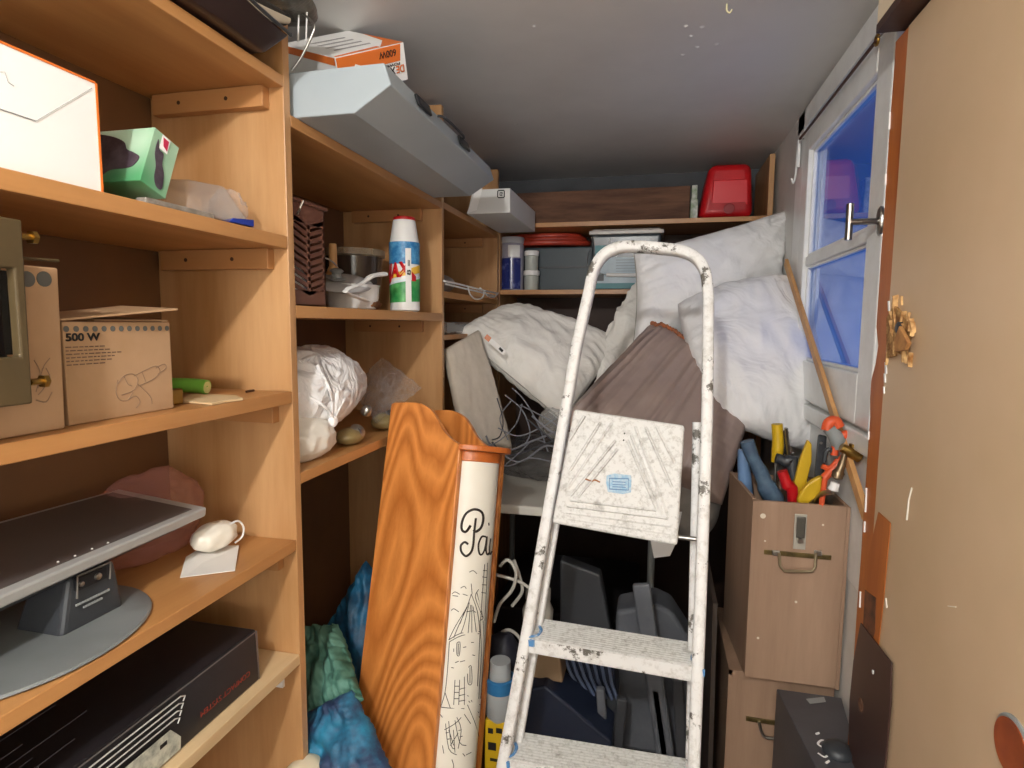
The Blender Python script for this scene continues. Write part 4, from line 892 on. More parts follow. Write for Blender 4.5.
for k in range(3):
    b = B(); P_ = [(cx-.012+(.215-.018*k)*math.cos(a), 2.625+(.105-.018*k)*math.sin(a), zt+.006+.013+.0125*k+.004*math.sin(a+k)) for a in [i*PI/16 for i in range(32)]]
    tube(b, P_, .0125, 10, closed=True); mesh_obj('hose_turn', b, mat('hose_red', 'b4402c', .4, c2='a03424', ns=10) if k == 0 else bpy.data.materials['hose_red'], t, smooth=60)
x0, x1 = at(591, 260, Y=2.49).x, at(661, 260, Y=2.49).x; zt = at(625, 229, Y=2.49).z
t = thing('paint_bucket', 'rectangular clear paint bucket with a wire handle behind the ladder top', 'bucket', ((x0+x1)/2, 2.58, ZB))
b = B(); hexa(b, [(x0+.012, 2.49, ZB), (x1-.012, 2.49, ZB), (x1-.012, 2.70, ZB), (x0+.012, 2.70, ZB), (x0, 2.48, zt-.02), (x1, 2.48, zt-.02), (x1, 2.72, zt-.02), (x0, 2.72, zt-.02)]); mesh_obj('body', b, mat('bucket_grey', '50565a', .25, c2='6a7072', ns=6), t, bevel=.012, seg=4, smooth=40)
b = B(); box(b, x0-.008, x1+.008, 2.472, 2.73, zt-.022, zt-.006); box(b, x0+.004, x1-.004, 2.48, 2.72, zt-.006, zt); mesh_obj('lid', b, mat('lid_milky', 'b8b0a8', .3, c2='b06448', ns=7, lo=.55, hi=.7), t, bevel=.004)
def bkt(u, v, o=.003): return V((x0+.006+(x1-x0-.012)*u, 2.489-.009*v-o, ZB+(zt-.02-ZB)*v))
b = B(); poly(b, [bkt(.04, .02), bkt(.96, .02), bkt(.96, .12), bkt(.04, .12)], .0006, (0, -1, 0)); mesh_obj('teal_stripe', b, mat('teal', '2c7880', .4), t)
b = B(); poly(b, [bkt(.05, .12), bkt(.95, .12), bkt(.95, .58), bkt(.05, .58)], .0006, (0, -1, 0)); mesh_obj('label', b, mat('label_pale_blue', 'b8c8d0', .4, c2='a0b0bc', ns=10), t)
b = B(); poly(b, [bkt(.04, .60), bkt(.30, .60), bkt(.20, .80), bkt(.04, .80)], .0006, (0, -1, 0)); mesh_obj('teal_patch', b, bpy.data.materials['teal'], t)
b = B()
for k in range(6): poly(b, [bkt(.36, .54-.05*k, .004), bkt(.9-.03*(k % 3), .54-.05*k, .004), bkt(.9-.03*(k % 3), .525-.05*k, .004), bkt(.36, .525-.05*k, .004)], .0004, (0, -1, 0))
mesh_obj('label_lines', b, mat('label_line', '8c9aa4', .5), t)
b = B(); poly(b, [bkt(.08, .16, .004), bkt(.18, .16, .004), bkt(.18, .28, .004), bkt(.08, .28, .004)], .0004, (0, -1, 0)); mesh_obj('symbol', b, m_dark, t)
b = B(); tube(b, [bkt(.22, .27, .008), bkt(.78, .25, .008)], .008, 10); mesh_obj('grip', b, m_whitep, t, smooth=50)
b = B(); tube(b, [bkt(-.03, .72, .0), bkt(-.07, .55, .01), bkt(-.02, .36, .012), bkt(.22, .27, .008)], .0015, 6, sm=4); tube(b, [bkt(.78, .25, .008), bkt(1.02, .34, .012), bkt(1.06, .6, .01), bkt(1.03, .72, 0)], .0015, 6, sm=4); mesh_obj('wire_handle', b, m_steel, t, smooth=60)
text('lettering', 'F', bkt(.25, .84, .004), (1, 0, 0), (0, 0, 1), .022, m_whitep, t, bold=.02)
text('lettering', 'ON', bkt(.66, .80, .004), (1, 0, 0), (0, 0, 1), .022, m_whitep, t, bold=.02)
# ============================================================ table and bedding
t = thing('folding_table', 'white rounded table top holding the pillows, black underneath', 'table', (-.15, 2.05, 0))
TX0, TX1, TY0, TY1, TZ = -.60, .06, 1.66, 2.42, .972
b = B(); rr = .09
out = []
for cx_, cy_, a0 in ((TX1-rr, TY0+rr, -90), (TX1-rr, TY1-rr, 0), (TX0+rr, TY1-rr, 90), (TX0+rr, TY0+rr, 180)):
    for k in range(7): a = math.radians(a0+15*k); out.append((cx_+rr*math.cos(a), cy_+rr*math.sin(a), TZ-.028))
prism(b, out, (0, 0, .028)); mesh_obj('table_top', b, mat('table_white', 'dcd8cc', .4, c2='d0ccc0', ns=5), t, bevel=.006, seg=3)
for x in (TX0+.05, TX1-.05):
    for y in (TY0+.12, TY1-.08):
        b = B(); tube(b, [(x, y, .001), (x, y, TZ-.028)], .011, 10); mesh_obj('leg', b, m_grey, t, smooth=50)
def pil(name, cor, T, label, m, cat='pillow', seam=None, grp='white pillows piled on the table', **k):
    b = B(); pos = pillow(b, cor, T, **k); o = mesh_obj(name, b, m, smooth=180); tag(o, label, cat, grp)
    if seam:
        b = B(); side = {'ab': lambda s: pos(s, -1, 1), 'bc': lambda s: pos(1, s, 1), 'cd': lambda s: pos(s, 1, 1), 'da': lambda s: pos(-1, s, 1)}
        for c_ in seam.split(): 
            tube(b, [side[c_](-.97+1.94*i/40) for i in range(41)], .0022, 6)
        mesh_obj('piping', b, mat('seam_grey', 'a8a49c', .8), o, smooth=60)
    return o, pos
# left pillow, tilted down towards the camera
oL, pL = pil('pillow', [at(456, 332, Y=2.03), at(506, 306, Y=2.30), at(622, 342, Y=2.25), at(564, 422, Y=1.93)], .085, 'white pillow with a small sewn label, leftmost of the piled pillows', m_cloth, seam='da cd', seed=3, pull=.02, wr=.012, ex=.42, edge=.8)
b = B(); pa, pb_ = at(488, 338, Y=1.955), at(505, 352, Y=1.935); 
# sewn label along the front seam
ppx = [at(*p, Y=1.90) for p in ((487, 334), (506, 351), (503, 355), (484, 338))]
poly(b, ppx, .001); o = mesh_obj('sewn_label', b, m_white, oL)
b = B(); poly(b, [at(*p, Y=1.899) for p in ((487, 334), (491.5, 338), (488.5, 342), (484, 338))], .001); mesh_obj('label_logo', b, mat('label_orange', 'd08a6a', .6), oL)
b = B(); poly(b, [at(*p, Y=1.899) for p in ((500, 347), (503.5, 350.5), (502, 352.5), (498.5, 349))], .001); mesh_obj('label_text', b, m_ink, oL)
# middle quilt fold
oM, _ = pil('pillow', [at(606, 345, Y=2.22), at(640, 272, Y=2.36), at(720, 345, Y=2.30), at(590, 412, Y=2.02)], .06, 'white pillow squashed under the others, behind the left rail of the ladder', m_cloth, seam='da', seed=11, pull=.03, rnd=.25, wr=.020, ex=.45, edge=.6)
# top pillow with the pointed corner
oT, _ = pil('pillow', [at(634, 254, Y=2.10), at(790, 209, Y=2.34), at(778, 318, Y=2.28), at(632, 352, Y=2.02)], .085, 'white pillow on top of the pile, one pointed corner reaching the window wall', m_cloth2, seam='ab da', seed=7, pull=.05, wr=.012, ex=.42)
oR, _ = pil('pillow', [at(668, 300, Y=2.02), at(806, 268, Y=2.12), at(836, 462, Y=1.80), at(716, 420, Y=1.74)], .085, 'bulging bright white pillow drooping over the wooden tool box', m_cloth2, seed=21, pull=.0, rnd=.42, wr=.013, ex=.42, edge=.6)
# brown pleated satin cushion with rope edge
b = B(); bc = [at(652, 325, Y=2.02), at(760, 384, Y=1.86), at(722, 505, Y=1.66), at(560, 424, Y=1.76)]
pos = pillow(b, bc, .055, seed=5, pull=.0, wr=.004, n=120, ex=.38, pw=5, pleat=.0095, pf=3.6)
o = mesh_obj('satin_cushion', b, m_brownf, smooth=180); tag(o, 'brown pleated satin cushion with an orange rope edge leaning behind the ladder', 'cushion')
b = B()
for k in (0, 1):
    P_ = []
    for i in range(141):
        s = -.98+1.40*i/140; c = pos(s, -.955, 1); a = i*.55+k*PI
        P_.append(c+V((0, .004*math.cos(a)-.005, .004*math.sin(a)+.003)))
    tube(b, P_, .0042, 6)
mesh_obj('rope_trim', b, mat('rope_orange', 'b8683c', .6, c2='6a4c3c', ns=70), o, smooth=60)
# beige seat cushion leaning in the corner
b = B(); pillow(b, [at(443, 350, Y=1.84), at(478, 330, Y=1.98), at(512, 450, Y=1.86), at(462, 440, Y=1.72)], .026, seed=9, pull=.0, wr=.003, ex=.3, pw=6, n=40)
o = tag(mesh_obj('seat_cushion', b, mat('beige_cover', 'cabfb0', .85, c2='bfb4a4', ns=12, bump=.1, bs=60), smooth=180), 'thin beige seat cushion standing on edge in the left corner beside the pillow', 'cushion')
# bundle of cable and film
t = thing('cable_bundle', 'tangle of grey cables in a clear bag on the white table top', 'cables', (-.38, 1.9, TZ))
b = B(); blob(b, (-.37, 2.02, 1.045), (.14, .12, .060), 13, .2, 12, 5, zmin=TZ+.001, fine=.04); mesh_obj('film_bag', b, film('grey_film', '6c6e72', .12, .08), t, smooth=60)
rng = random.Random(8)
m_cab = mat('cable_grey', '74747a', .4); m_cab2 = mat('cable_dark', '3c3c40', .4)
for k, pts in enumerate((((486, 436), (492, 446), (510, 450), (530, 442), (556, 432)), ((492, 442), (506, 455), (530, 450), (560, 438)), ((500, 452), (520, 462), (545, 446), (562, 450)), ((528, 420), (540, 430), (552, 440), (560, 452)), ((532, 416), (546, 428), (558, 436)), ((497, 398), (503, 420), (500, 436), (492, 440)), ((505, 395), (522, 410), (530, 432), (524, 446)), ((512, 400), (500, 418), (508, 440)), ((520, 405), (540, 415), (556, 425), (566, 440)), ((484, 448), (500, 440), (516, 424), (522, 404)), ((490, 460), (508, 466), (530, 458), (552, 462)), ((498, 428), (518, 436), (540, 428), (556, 418)), ((500, 470), (520, 452), (534, 440), (548, 444)), ((512, 388), (524, 400), (538, 424), (548, 452)))):
    b = B(); tube(b, [at(*p, Y=1.72+.012*math.sin(i+k)) for i, p in enumerate(pts)], .0032 if k < 5 else .002, 8, sm=6); mesh_obj('cable', b, m_cab if k % 2 == 0 or k > 6 else m_cab2, t, smooth=60)
b = B(); obox(b, at(475, 436, Y=1.66), (.70, 0, -.72), (0, 1, 0), (.72, 0, .70), .045, .012, .018); mesh_obj('plug_tag', b, m_whitep, t, bevel=.002)
b = B(); blob(b, at(552, 422, Y=1.80), (.035, .03, .04), 3, .15, 30, 4); tag(mesh_obj('film_scrap', b, film('scrap_film', 'c8c8c4', .3, .2), smooth=50), 'scrap of milky film under the left pillow against the ladder rail', 'film')
b = B(); blob(b, at(690, 505, Y=1.74), (.075, .06, .095), 17, .1, 9, 5); tag(mesh_obj('grey_cloth', b, mat('cloth_grey', '8a8680', .9, c2='76726e', ns=9), smooth=80), 'grey cloth hanging below the brown cushion between ladder and tool box', 'cloth')
b = B(); P_ = [at(*p, Y=1.655) for p in ((645, 512), (682, 512), (676, 543), (670, 556), (654, 558))]; poly(b, P_, .003); tag(mesh_obj('paper_scrap', b, m_white), 'small white scrap hanging off the table edge below the ladder platform', 'scrap')
# ============================================================ stepladder
t = thing('stepladder', 'paint splattered white stepladder with a square platform, folded and leaning', 'ladder', (-.1, 1.0, 0))
a = math.radians(15); yw = math.radians(5)
ln = V((-math.sin(yw)*math.cos(a), -math.cos(yw)*math.cos(a), math.sin(a))).normalized()
lp = at(690, 768, Y=1.12)
def LP(px, py, o=0): return onp(px, py, lp, ln)+ln*o
lu = (LP(690, 700)-LP(530, 672)).normalized()
def sweep(b, P, w, h):
    """rounded rectangular section swept along a path lying in the ladder plane"""
    N = len(P); rings = []
    prof = []
    for i in range(12):
        an = 2*PI*i/12; cx_, cy_ = math.cos(an), math.sin(an)
        prof.append((math.copysign(abs(cx_)**.5, cx_)*w/2, math.copysign(abs(cy_)**.5, cy_)*h/2))
    for i, p in enumerate(P):
        tg = (P[min(i+1, N-1)]-P[max(i-1, 0)]).normalized(); s = tg.cross(ln).normalized()
        rings.append([b.verts.new(p+s*x+ln*y) for x, y in prof])
    for i in range(N-1):
        for k in range(12): b.faces.new((rings[i][k], rings[i][(k+1) % 12], rings[i+1][(k+1) % 12], rings[i+1][k]))
    b.faces.new(rings[0][::-1]); b.faces.new(rings[-1])
def downto(p0, p1, z):
    d = p1-p0; return p0+d*((z-p0.z)/d.z)
l_lo = LP(504, 760); l_hi = LP(560, 445); r_lo = LP(694, 760); r_hi = LP(707, 420)
lf_ = downto(l_hi, l_lo, .012); rf_ = downto(r_hi, r_lo, .012)
path = [lf_, l_lo, LP(531, 612), l_hi, LP(577, 345)] + spline([LP(589, 292), LP(594, 270), LP(604, 255), LP(620, 247.5), LP(640, 247), LP(664, 249), LP(684, 252), LP(698, 260), LP(706, 275), LP(708.5, 300)], 4) + [LP(708, 350), r_hi, LP(700, 612), r_lo, rf_]
b = B(); sweep(b, path, .024, .030); mesh_obj('front_frame', b, m_ladder, t, smooth=50)
# rear frame folded in behind
bk = -.052
for (x0, y0, x1, y1) in ((566, 430, 508, 768), (697, 420, 690, 768)):
    h0, h1 = LP(x0, y0, bk), LP(x1, y1, bk); b = B(); sweep(b, [downto(h0, h1, .012), h1, h0], .020, .020); mesh_obj('rear_leg', b, m_ladder, t, smooth=50)
b = B(); tube(b, [LP(676, 537, -.008), LP(700, 540, -.01)], .005, 8); tube(b, [LP(700, 540, -.01), LP(700, 540, bk)], .004, 8); mesh_obj('pivot_rod', b, m_steel, t, smooth=50)
# rubber feet
for p, nme in ((lf_, 'f'), (rf_, 'f')):
    b = B(); box(b, p.x-.02, p.x+.02, p.y-.022, p.y+.022, 0.0005, .04); mesh_obj('rubber_foot', b, m_black, t, bevel=.004)
# steps
def step(L, Rr, dep=.092, lip=.028):
    """L, R: pixel of the front lower tread edge at each rail"""
    A_, C_ = LP(*L, .010), LP(*Rr, .010)
    u = (C_-A_).normalized(); back = V((math.sin(yw), math.cos(yw), 0)); back = (back-back.dot(u)*u).normalized(); dn = u.cross(back).normalized(); dn = dn if dn.z < 0 else -dn
    b = B(); hexa(b, [A_, C_, C_+back*dep, A_+back*dep, A_-dn*.0+V((0, 0, .0025)), C_+V((0, 0, .0025)), C_+back*dep+V((0, 0, .0025)), A_+back*dep+V((0, 0, .0025))]); 
    n = 11
    for k in range(n):
        s = (k+.5)/n; p = A_+back*dep*s; q = C_+back*dep*s; obox(b, (p+q)/2+V((0, 0, .0032)), u, back, -dn, (C_-A_).length, dep/n*.5, .0014)
    o = mesh_obj('step', b, m_step, t, bevel=.0006)
    b = B(); hexa(b, [A_+dn*lip, C_+dn*lip, C_+dn*lip+back*.003, A_+dn*lip+back*.003, A_, C_, C_+back*.003, A_+back*.003]); obox(b, (A_+C_)/2+dn*lip+back*.012, u, back, dn, (C_-A_).length, .024, .003); mesh_obj('step_lip', b, m_ladder, o)
    for p, s in ((A_, 1), (C_, -1)):
        b = B(); pts = [p+u*s*.004+V((0, 0, .006))+back*.0, p+u*s*.020+V((0, 0, .006))+back*.012, p+u*s*.022+V((0, 0, .006))+back*.035, p+u*s*.014+V((0, 0, .006))+back*.05]
        tube(b, pts, .0035, 8, sm=4, flat=.6); obox(b, p+u*s*.008+dn*.006-back*.002, u, back, dn, .020, .004, .014); mesh_obj('blue_end_cap', b, mat('cap_blue', '5c92c8', .5, c2='c4cdd4', ns=70, lo=.5, hi=.7), o, smooth=50)
step((528, 638), (704, 668)); step((503, 758), (694, 792))
# two more treads below the frame of the photograph
for z in (.32, .09):
    A_ = downto(l_hi, l_lo, z)+ln*.01; C_ = downto(r_hi, r_lo, z-.02)+ln*.01; u = (C_-A_).normalized(); back = V((math.sin(yw), math.cos(yw), 0)); b = B(); obox(b, (A_+C_)/2+back*.041, u, back, (0, 0, 1), (C_-A_).length, .082, .02); mesh_obj('step', b, m_step, t)
# platform folded up against the rails
def Z2(x, y): return (480+x/3.657, 360+y/3.657)
pc = [LP(577, 411, .016), LP(685, 427, .016), LP(678, 544, .022), LP(556, 522, .022)]
b = B(); prism(b, [p for p in pc], ln*.020); mesh_obj('platform', b, m_step, t, bevel=.006, seg=3)
pn = ln
def PZ(x, y, o=.0372): return LP(*Z2(x, y), o+.003*(1-(y-190)/480)*0+.003)
b = B()
lines = [((345, 405), (452, 235)), ((338, 468), (492, 238)), ((345, 498), (505, 300)), ((372, 502), (512, 330)), ((340, 300), (395, 212)),
         ((575, 250), (694, 575)), ((612, 252), (705, 465)), ((548, 300), (652, 545)), ((560, 280), (672, 560)), ((650, 250), (715, 380)),
         ((345, 512), (650, 548)), ((332, 532), (690, 576)), ((330, 556), (700, 604)), ((335, 578), (700, 632))]
for p, q in lines: tube(b, [PZ(*p), PZ(*q)], .003, 6)
mesh_obj('raised_rib', b, m_step, t, smooth=60)
b = B(); poly(b, [PZ(*p, .0378) for p in ((474, 425), (500, 417), (560, 424), (562, 440), (560, 484), (530, 490), (478, 482), (472, 450))], .0008, ln); mesh_obj('blue_sticker', b, mat('sticker_blue', '8cb4d0', .5, c2='b8ccd8', ns=120), t)
b = B(); tube(b, [PZ(*p, .039) for p in ((484, 434), (552, 436), (552, 476), (484, 472))], .0008, 4, closed=True)
for y in (446, 456, 464): tube(b, [PZ(495, y, .039), PZ(542, y+2, .039)], .0007, 4)
mesh_obj('sticker_print', b, mat('sticker_ink', '3c6ca4', .5), t)
b = B(); tube(b, [PZ(*p, .0385) for p in ((398, 436), (420, 444), (432, 440), (450, 448))], .0016, 6, sm=3); mesh_obj('rust_mark', b, mat('rust', '9c6434', .8), t)
for x, y in ((534, 299), (537, 275)):
    b = B(); lathe(b, PZ(x, y, .0375), [(.0018, 0), (.0018, .0006)], 10, ln); mesh_obj('rivet_hole', b, m_ink, t)
b = B(); lathe(b, PZ(355, 580, .0378), [(.006, 0), (.006, .0006)], 12, ln, (1, .5)); mesh_obj('wear_mark', b, mat('worn_dark', '5c564c', .7), t)
# ============================================================ wooden bread box with printed cylinder front
t = thing('bread_box', 'tall pine bread box with a cream cylinder front lettered Pain, showing a windmill drawing', 'bread box', (-.5, 1.2, .33))
P1, P2 = at(460, 447, Y=1.27), at(432, 768, Y=1.10)
U3 = (P1-P2).normalized(); th = math.radians(14)
W3 = V((math.sin(th), math.cos(th), 0)); W3 = (W3-W3.dot(U3)*U3).normalized(); A3 = W3.cross(U3).normalized(); A3 = A3 if A3.x > 0 else -A3
zb3 = P2-U3*((P2.z-.335)/U3.z)
def BA(px, py): return onp(px, py, P1, W3)
curve = spline([BA(407, 402), BA(419, 403), BA(430, 409), BA(437, 419), BA(443, 430), BA(450, 438), BA(457, 443)], 5)
leftb = BA(349, 768); lt = BA(391, 404); ll = leftb+(leftb-lt)*((leftb.z-.335)/(lt.z-leftb.z))
outl = [zb3, ll, lt, BA(394, 402.5)] + curve + [P1]
TH = .016; DW = .165
b = B(); prism(b, outl, W3*TH); mesh_obj('side_panel', b, m_pine, t, bevel=.0025)
b = B(); prism(b, [V(p)+W3*(DW-TH)+(A3*.030 if i in (0, len(outl)-1) else V((0, 0, 0))) for i, p in enumerate(outl)], W3*TH); mesh_obj('side_panel', b, m_pine, t, bevel=.0025)
# back board
bl_, tl_ = ll+U3*.01, lt-U3*.01
b = B(); hexa(b, [bl_+W3*TH, bl_+A3*.014+W3*TH, bl_+A3*.014+W3*(DW-TH), bl_+W3*(DW-TH), tl_+W3*TH, tl_+A3*.014+W3*TH, tl_+A3*.014+W3*(DW-TH), tl_+W3*(DW-TH)]); mesh_obj('back_panel', b, m_pine, t)
# curved cream front
ch = DW-2*TH; bg_ = .054; Rc = (ch*ch/4+bg_*bg_)/(2*bg_); ca = bg_-Rc-.004
def CY(s, h, o=0):
    """s in -1..1 across the bulge, h height along the box"""
    am = math.asin(min(1, ch/2/Rc)); an = s*am
    return P1+A3*(ca+(Rc+o)*math.cos(an))+W3*(DW/2+(Rc+o)*math.sin(an))-U3*h
Hb = (P1-zb3).dot(U3)
b = B(); n = 28; g = []
for i in range(n+1):
    s = -1+2*i/n; g.append([b.verts.new(CY(s, .024)), b.verts.new(CY(s, Hb-.004)), b.verts.new(CY(s, Hb-.004, -.005)), b.verts.new(CY(s, .024, -.005))])
for i in range(n):
    for k in range(4): b.faces.new((g[i][k], g[i][(k+1) % 4], g[i+1][(k+1) % 4], g[i+1][k]))
b.faces.new(g[0]); b.faces.new(g[-1][::-1]); mesh_obj('cylinder_front', b, m_cream, t, smooth=60)
# wooden collar and overhanging lid
for (h0, h1, oo, nm) in ((.006, .030, .003, 'collar'), (-.007, .006, .026, 'lid')):
    b = B(); top = []; n = 24
    pts = [CY(-1+2*i/n, h0, oo) for i in range(n+1)]
    if nm == 'lid': pts = [P1-U3*h0+W3*(TH*.2)+A3*.001]+pts+[P1-U3*h0+W3*(DW-TH*.2)+A3*.001]
    else: pts = [P1-U3*h0+W3*(TH+.001)-A3*.01]+pts+[P1-U3*h0+W3*(DW-TH-.001)-A3*.01]
    prism(b, pts, -U3*(h1-h0)); mesh_obj(nm, b, m_pine2, t, bevel=.002)
b = B(); hexa(b, [P1-U3*.005+W3*TH-A3*.14, P1-U3*.005+W3*TH, P1-U3*.005+W3*(DW-TH), P1-U3*.005+W3*(DW-TH)-A3*.14, P1+U3*.005+W3*TH-A3*.14, P1+U3*.005+W3*TH, P1+U3*.005+W3*(DW-TH), P1+U3*.005+W3*(DW-TH)-A3*.14]); mesh_obj('hatch', b, m_pine2, t)
def CP(px, py, o=.0006):
    """the spot on the cream cylinder front seen along a sight line"""
    w = ray(px, py); c0 = V((0, 0, CZ))-(P1+A3*ca+W3*DW/2)
    ox, oy = c0.dot(A3), c0.dot(W3); dx, dy = w.dot(A3), w.dot(W3); R_ = Rc+o
    qa, qb, qc = dx*dx+dy*dy, 2*(ox*dx+oy*dy), ox*ox+oy*oy-R_*R_
    D_ = qb*qb-4*qa*qc
    if D_ < 0: D_ = 0
    tt = (-qb-math.sqrt(D_))/(2*qa); return V((0, 0, CZ))+w*tt
m_pr = mat('sepia_ink', '2c241e', .6)
def draw(name, strokes, r, conv, sm=5, rr=None):
    b = B()
    for i, s in enumerate(strokes):
        w_ = r if rr is None else rr[i]
        tube(b, [CP(*conv(*p)) for p in s], w_, 5, sm=sm)
    return mesh_obj(name, b, m_pr, t, smooth=60)
cv = lambda x, y: (440+x*80/307, 440+y*200/768)         # zoom frame one
draw('lettering', [[(138, 300), (132, 350), (128, 400), (120, 430), (100, 446), (82, 430), (80, 405), (95, 392), (108, 400)],
    [(118, 328), (100, 352), (84, 345), (84, 315), (100, 282), (130, 266), (158, 275), (166, 300), (158, 335), (138, 352), (128, 345)],
    [(176, 372), (160, 372), (148, 400), (150, 432), (160, 440), (172, 418), (180, 372), (176, 420), (182, 440), (190, 430)],
    [(194, 378), (189, 420), (192, 438), (199, 428)]], .0011, cv, 5, [.0028, .0030, .0022, .0021, .0021, .0019])
draw('lettering_dot', [[(187, 318), (188, 328)]], .0016, cv, 0)
cw = lambda x, y: (280+x*320/1024, 530+y*238/762)        # zoom frame two
mill = [[(612, 172), (615, 205)], [(612, 205), (596, 250), (560, 310), (540, 352)], [(612, 205), (632, 262), (640, 330)], [(540, 352), (580, 330), (640, 325)], [(542, 358), (584, 337), (638, 332)],
    [(606, 232), (590, 300), (578, 332)], [(610, 240), (602, 330)], [(614, 240), (614, 328)], [(618, 245), (628, 326)], [(600, 245), (570, 310), (556, 345)], [(596, 262), (620, 258)], [(590, 262), (576, 300)],
    [(542, 358), (536, 450), (528, 520), (515, 565)], [(640, 332), (636, 420), (632, 500)], [(566, 362), (576, 360), (574, 400), (566, 398), (566, 362)], [(571, 364), (570, 398)], [(603, 440), (612, 436), (614, 490), (602, 492), (600, 460)],
    [(608, 440), (608, 490)], [(508, 566), (540, 570), (590, 572)], [(528, 520), (545, 570)], [(560, 480), (556, 560)], [(575, 480), (572, 560)], [(590, 470), (590, 560)], [(558, 500), (574, 500)], [(558, 520), (574, 520)], [(558, 540), (574, 540)], [(574, 510), (592, 505)], [(574, 530), (592, 526)], [(574, 548), (592, 545)],
    [(655, 110), (648, 200), (642, 290)], [(664, 105), (656, 290)], [(650, 130), (662, 130)], [(648, 150), (661, 152)], [(647, 175), (660, 176)], [(645, 200), (658, 202)], [(636, 190), (625, 215), (645, 270)], [(630, 200), (650, 280)], [(620, 260), (650, 280), (640, 290)],
    [(640, 290), (644, 400), (636, 540)], [(650, 290), (652, 400), (642, 540)], [(600, 560), (625, 620), (636, 660)], [(612, 545), (638, 600)], [(600, 530), (640, 560)], [(604, 548), (636, 585)], [(590, 590), (610, 620)],
    [(530, 620), (540, 700), (565, 720)], [(526, 640), (560, 620), (580, 600)], [(540, 612), (548, 690), (560, 700)], [(560, 610), (575, 680), (596, 690)], [(530, 650), (580, 640)], [(536, 670), (584, 660)], [(545, 690), (570, 650)], [(555, 640), (560, 712)], [(566, 600), (580, 640), (570, 700)], [(540, 640), (556, 690)],
    [(550, 735), (556, 755), (552, 770)], [(596, 720), (612, 712)], [(520, 690), (524, 715)], [(512, 590), (520, 600)], [(585, 716), (592, 724)],
    [(550, 205), (560, 198), (575, 206)], [(578, 186), (590, 180), (596, 188)], [(552, 210), (570, 212)], [(548, 258), (556, 252), (572, 262)], [(606, 135), (618, 130), (630, 140)], [(585, 205), (600, 210)],
    [(560, 425), (572, 420)], [(576, 422), (592, 418)], [(586, 376), (596, 374)], [(612, 360), (620, 360)], [(616, 400), (624, 402)], [(548, 440), (556, 442)], [(556, 380), (556, 390)]]
draw('windmill_drawing', mill, .0008, cw, 3)
# ============================================================ things the bread box stands on and beside
m_tarp = mat('tarp_blue', '23688c', .5, c2='16344e', ns=14, bump=.2, bs=30)
b = B(); blob(b, (-.50, 1.17, .15), (.13, .15, .165), 31, .02, 8, 5, zmin=.001, sq=.7); tag(mesh_obj('blue_bag', b, m_tarp, smooth=80), 'blue checked bag on the floor under the pine bread box', 'bag')
b = B(); pillow(b, [at(322, 640, Y=1.36), at(366, 560, Y=1.44), at(420, 640, Y=1.40), at(350, 790, Y=1.22)], .05, 33, .0, .018, 7, 60, ex=.4, edge=.6); tag(mesh_obj('blue_bag', b, m_tarp, smooth=80), 'crumpled bright blue bag standing left of the pine bread box', 'bag')
b = B(); pillow(b, [at(304, 630, Y=1.20), at(340, 622, Y=1.20), at(362, 700, Y=1.06), at(312, 722, Y=1.06)], .03, 3, .0, .018, 10, 50, ex=.4, seed=3) if False else pillow(b, [at(300, 630, Y=1.22), at(338, 624, Y=1.22), at(364, 700, Y=1.06), at(308, 726, Y=1.06)], .035, 3, .0, .020, 10, 50, ex=.4)
o = mesh_obj('green_bag', b, mat('green_fabric', '5c8c7c', .6, c2='2c5c4c', ns=9, lo=.45, hi=.6), smooth=180); tag(o, 'folded sea green plastic bag between the left shelves and the bread box', 'bag')
b = B(); pillow(b, [at(300, 716, Y=1.06), at(352, 690, Y=1.06), at(400, 790, Y=.98), at(318, 800, Y=.98)], .04, 36, .0, .018, 7, 60, ex=.4, edge=.6); tag(mesh_obj('checked_bag', b, mat('navy_blue_check', '2a3c5c', .6, c2='2c84a8', ns=16), smooth=80), 'navy and turquoise bag at the bottom left of the bread box', 'bag')
b = B(); blob(b, (-.60, .88, .40), (.07, .09, .12), 41, .1, 10, 5) if False else blob(b, at(305, 790, Y=.96)+V((0, 0, 0)), (.045, .05, .06), 41, .08, 14, 4); tag(mesh_obj('cream_cloth', b, mat('cream_cotton', 'e0d4b8', .9), smooth=80), 'cream cloth bundle at the bottom edge, against the wooden upright', 'cloth')
# ============================================================ right side: wooden tool box, second box, dark carton
t = thing('wooden_tool_box', 'upright open plywood tool box with a latch and metal handle, full of tools', 'tool box', (.32, 1.5, .69))
tx0, tx1, ty0, ty1, tz0, tz1 = .226, .424, 1.400, 1.660, .692, 1.110
tx1 = .4245
b = B(); box(b, tx0, tx1, ty0, ty0+.010, tz0, tz1); mesh_obj('front_panel', b, m_ply, t, bevel=.001)
b = B(); hexa(b, [(tx0, ty0+.0105, tz0), (tx0+.008, ty0+.0105, tz0), (tx0-.012, ty1, tz0), (tx0-.020, ty1, tz0), (tx0, ty0+.0105, tz1+.003), (tx0+.008, ty0+.0105, tz1+.003), (tx0-.012, ty1, tz1+.003), (tx0-.020, ty1, tz1+.003)]); mesh_obj('side_panel', b, m_ply, t, bevel=.001)
b = B(); box(b, tx1-.008, tx1, ty0+.0105, ty1, tz0, tz1); mesh_obj('side_panel', b, m_ply, t, bevel=.001)
b = B(); box(b, tx0-.011, tx1-.0085, ty1-.008, ty1, tz0, tz1); mesh_obj('back_panel', b, m_ply, t)
b = B(); box(b, tx0+.0085, tx1-.0085, ty0+.0105, ty1-.0085, tz0, tz0+.008); mesh_obj('bottom_panel', b, m_ply, t)
b = B()
for x in (tx0, tx1-.007): box(b, x, x+.007, ty0-.0035, ty0-.0003, tz0, tz1)
mesh_obj('edge_batten', b, m_ply, t)
def tf(px, py, o=.001): return at(px, py, Y=ty0-o)
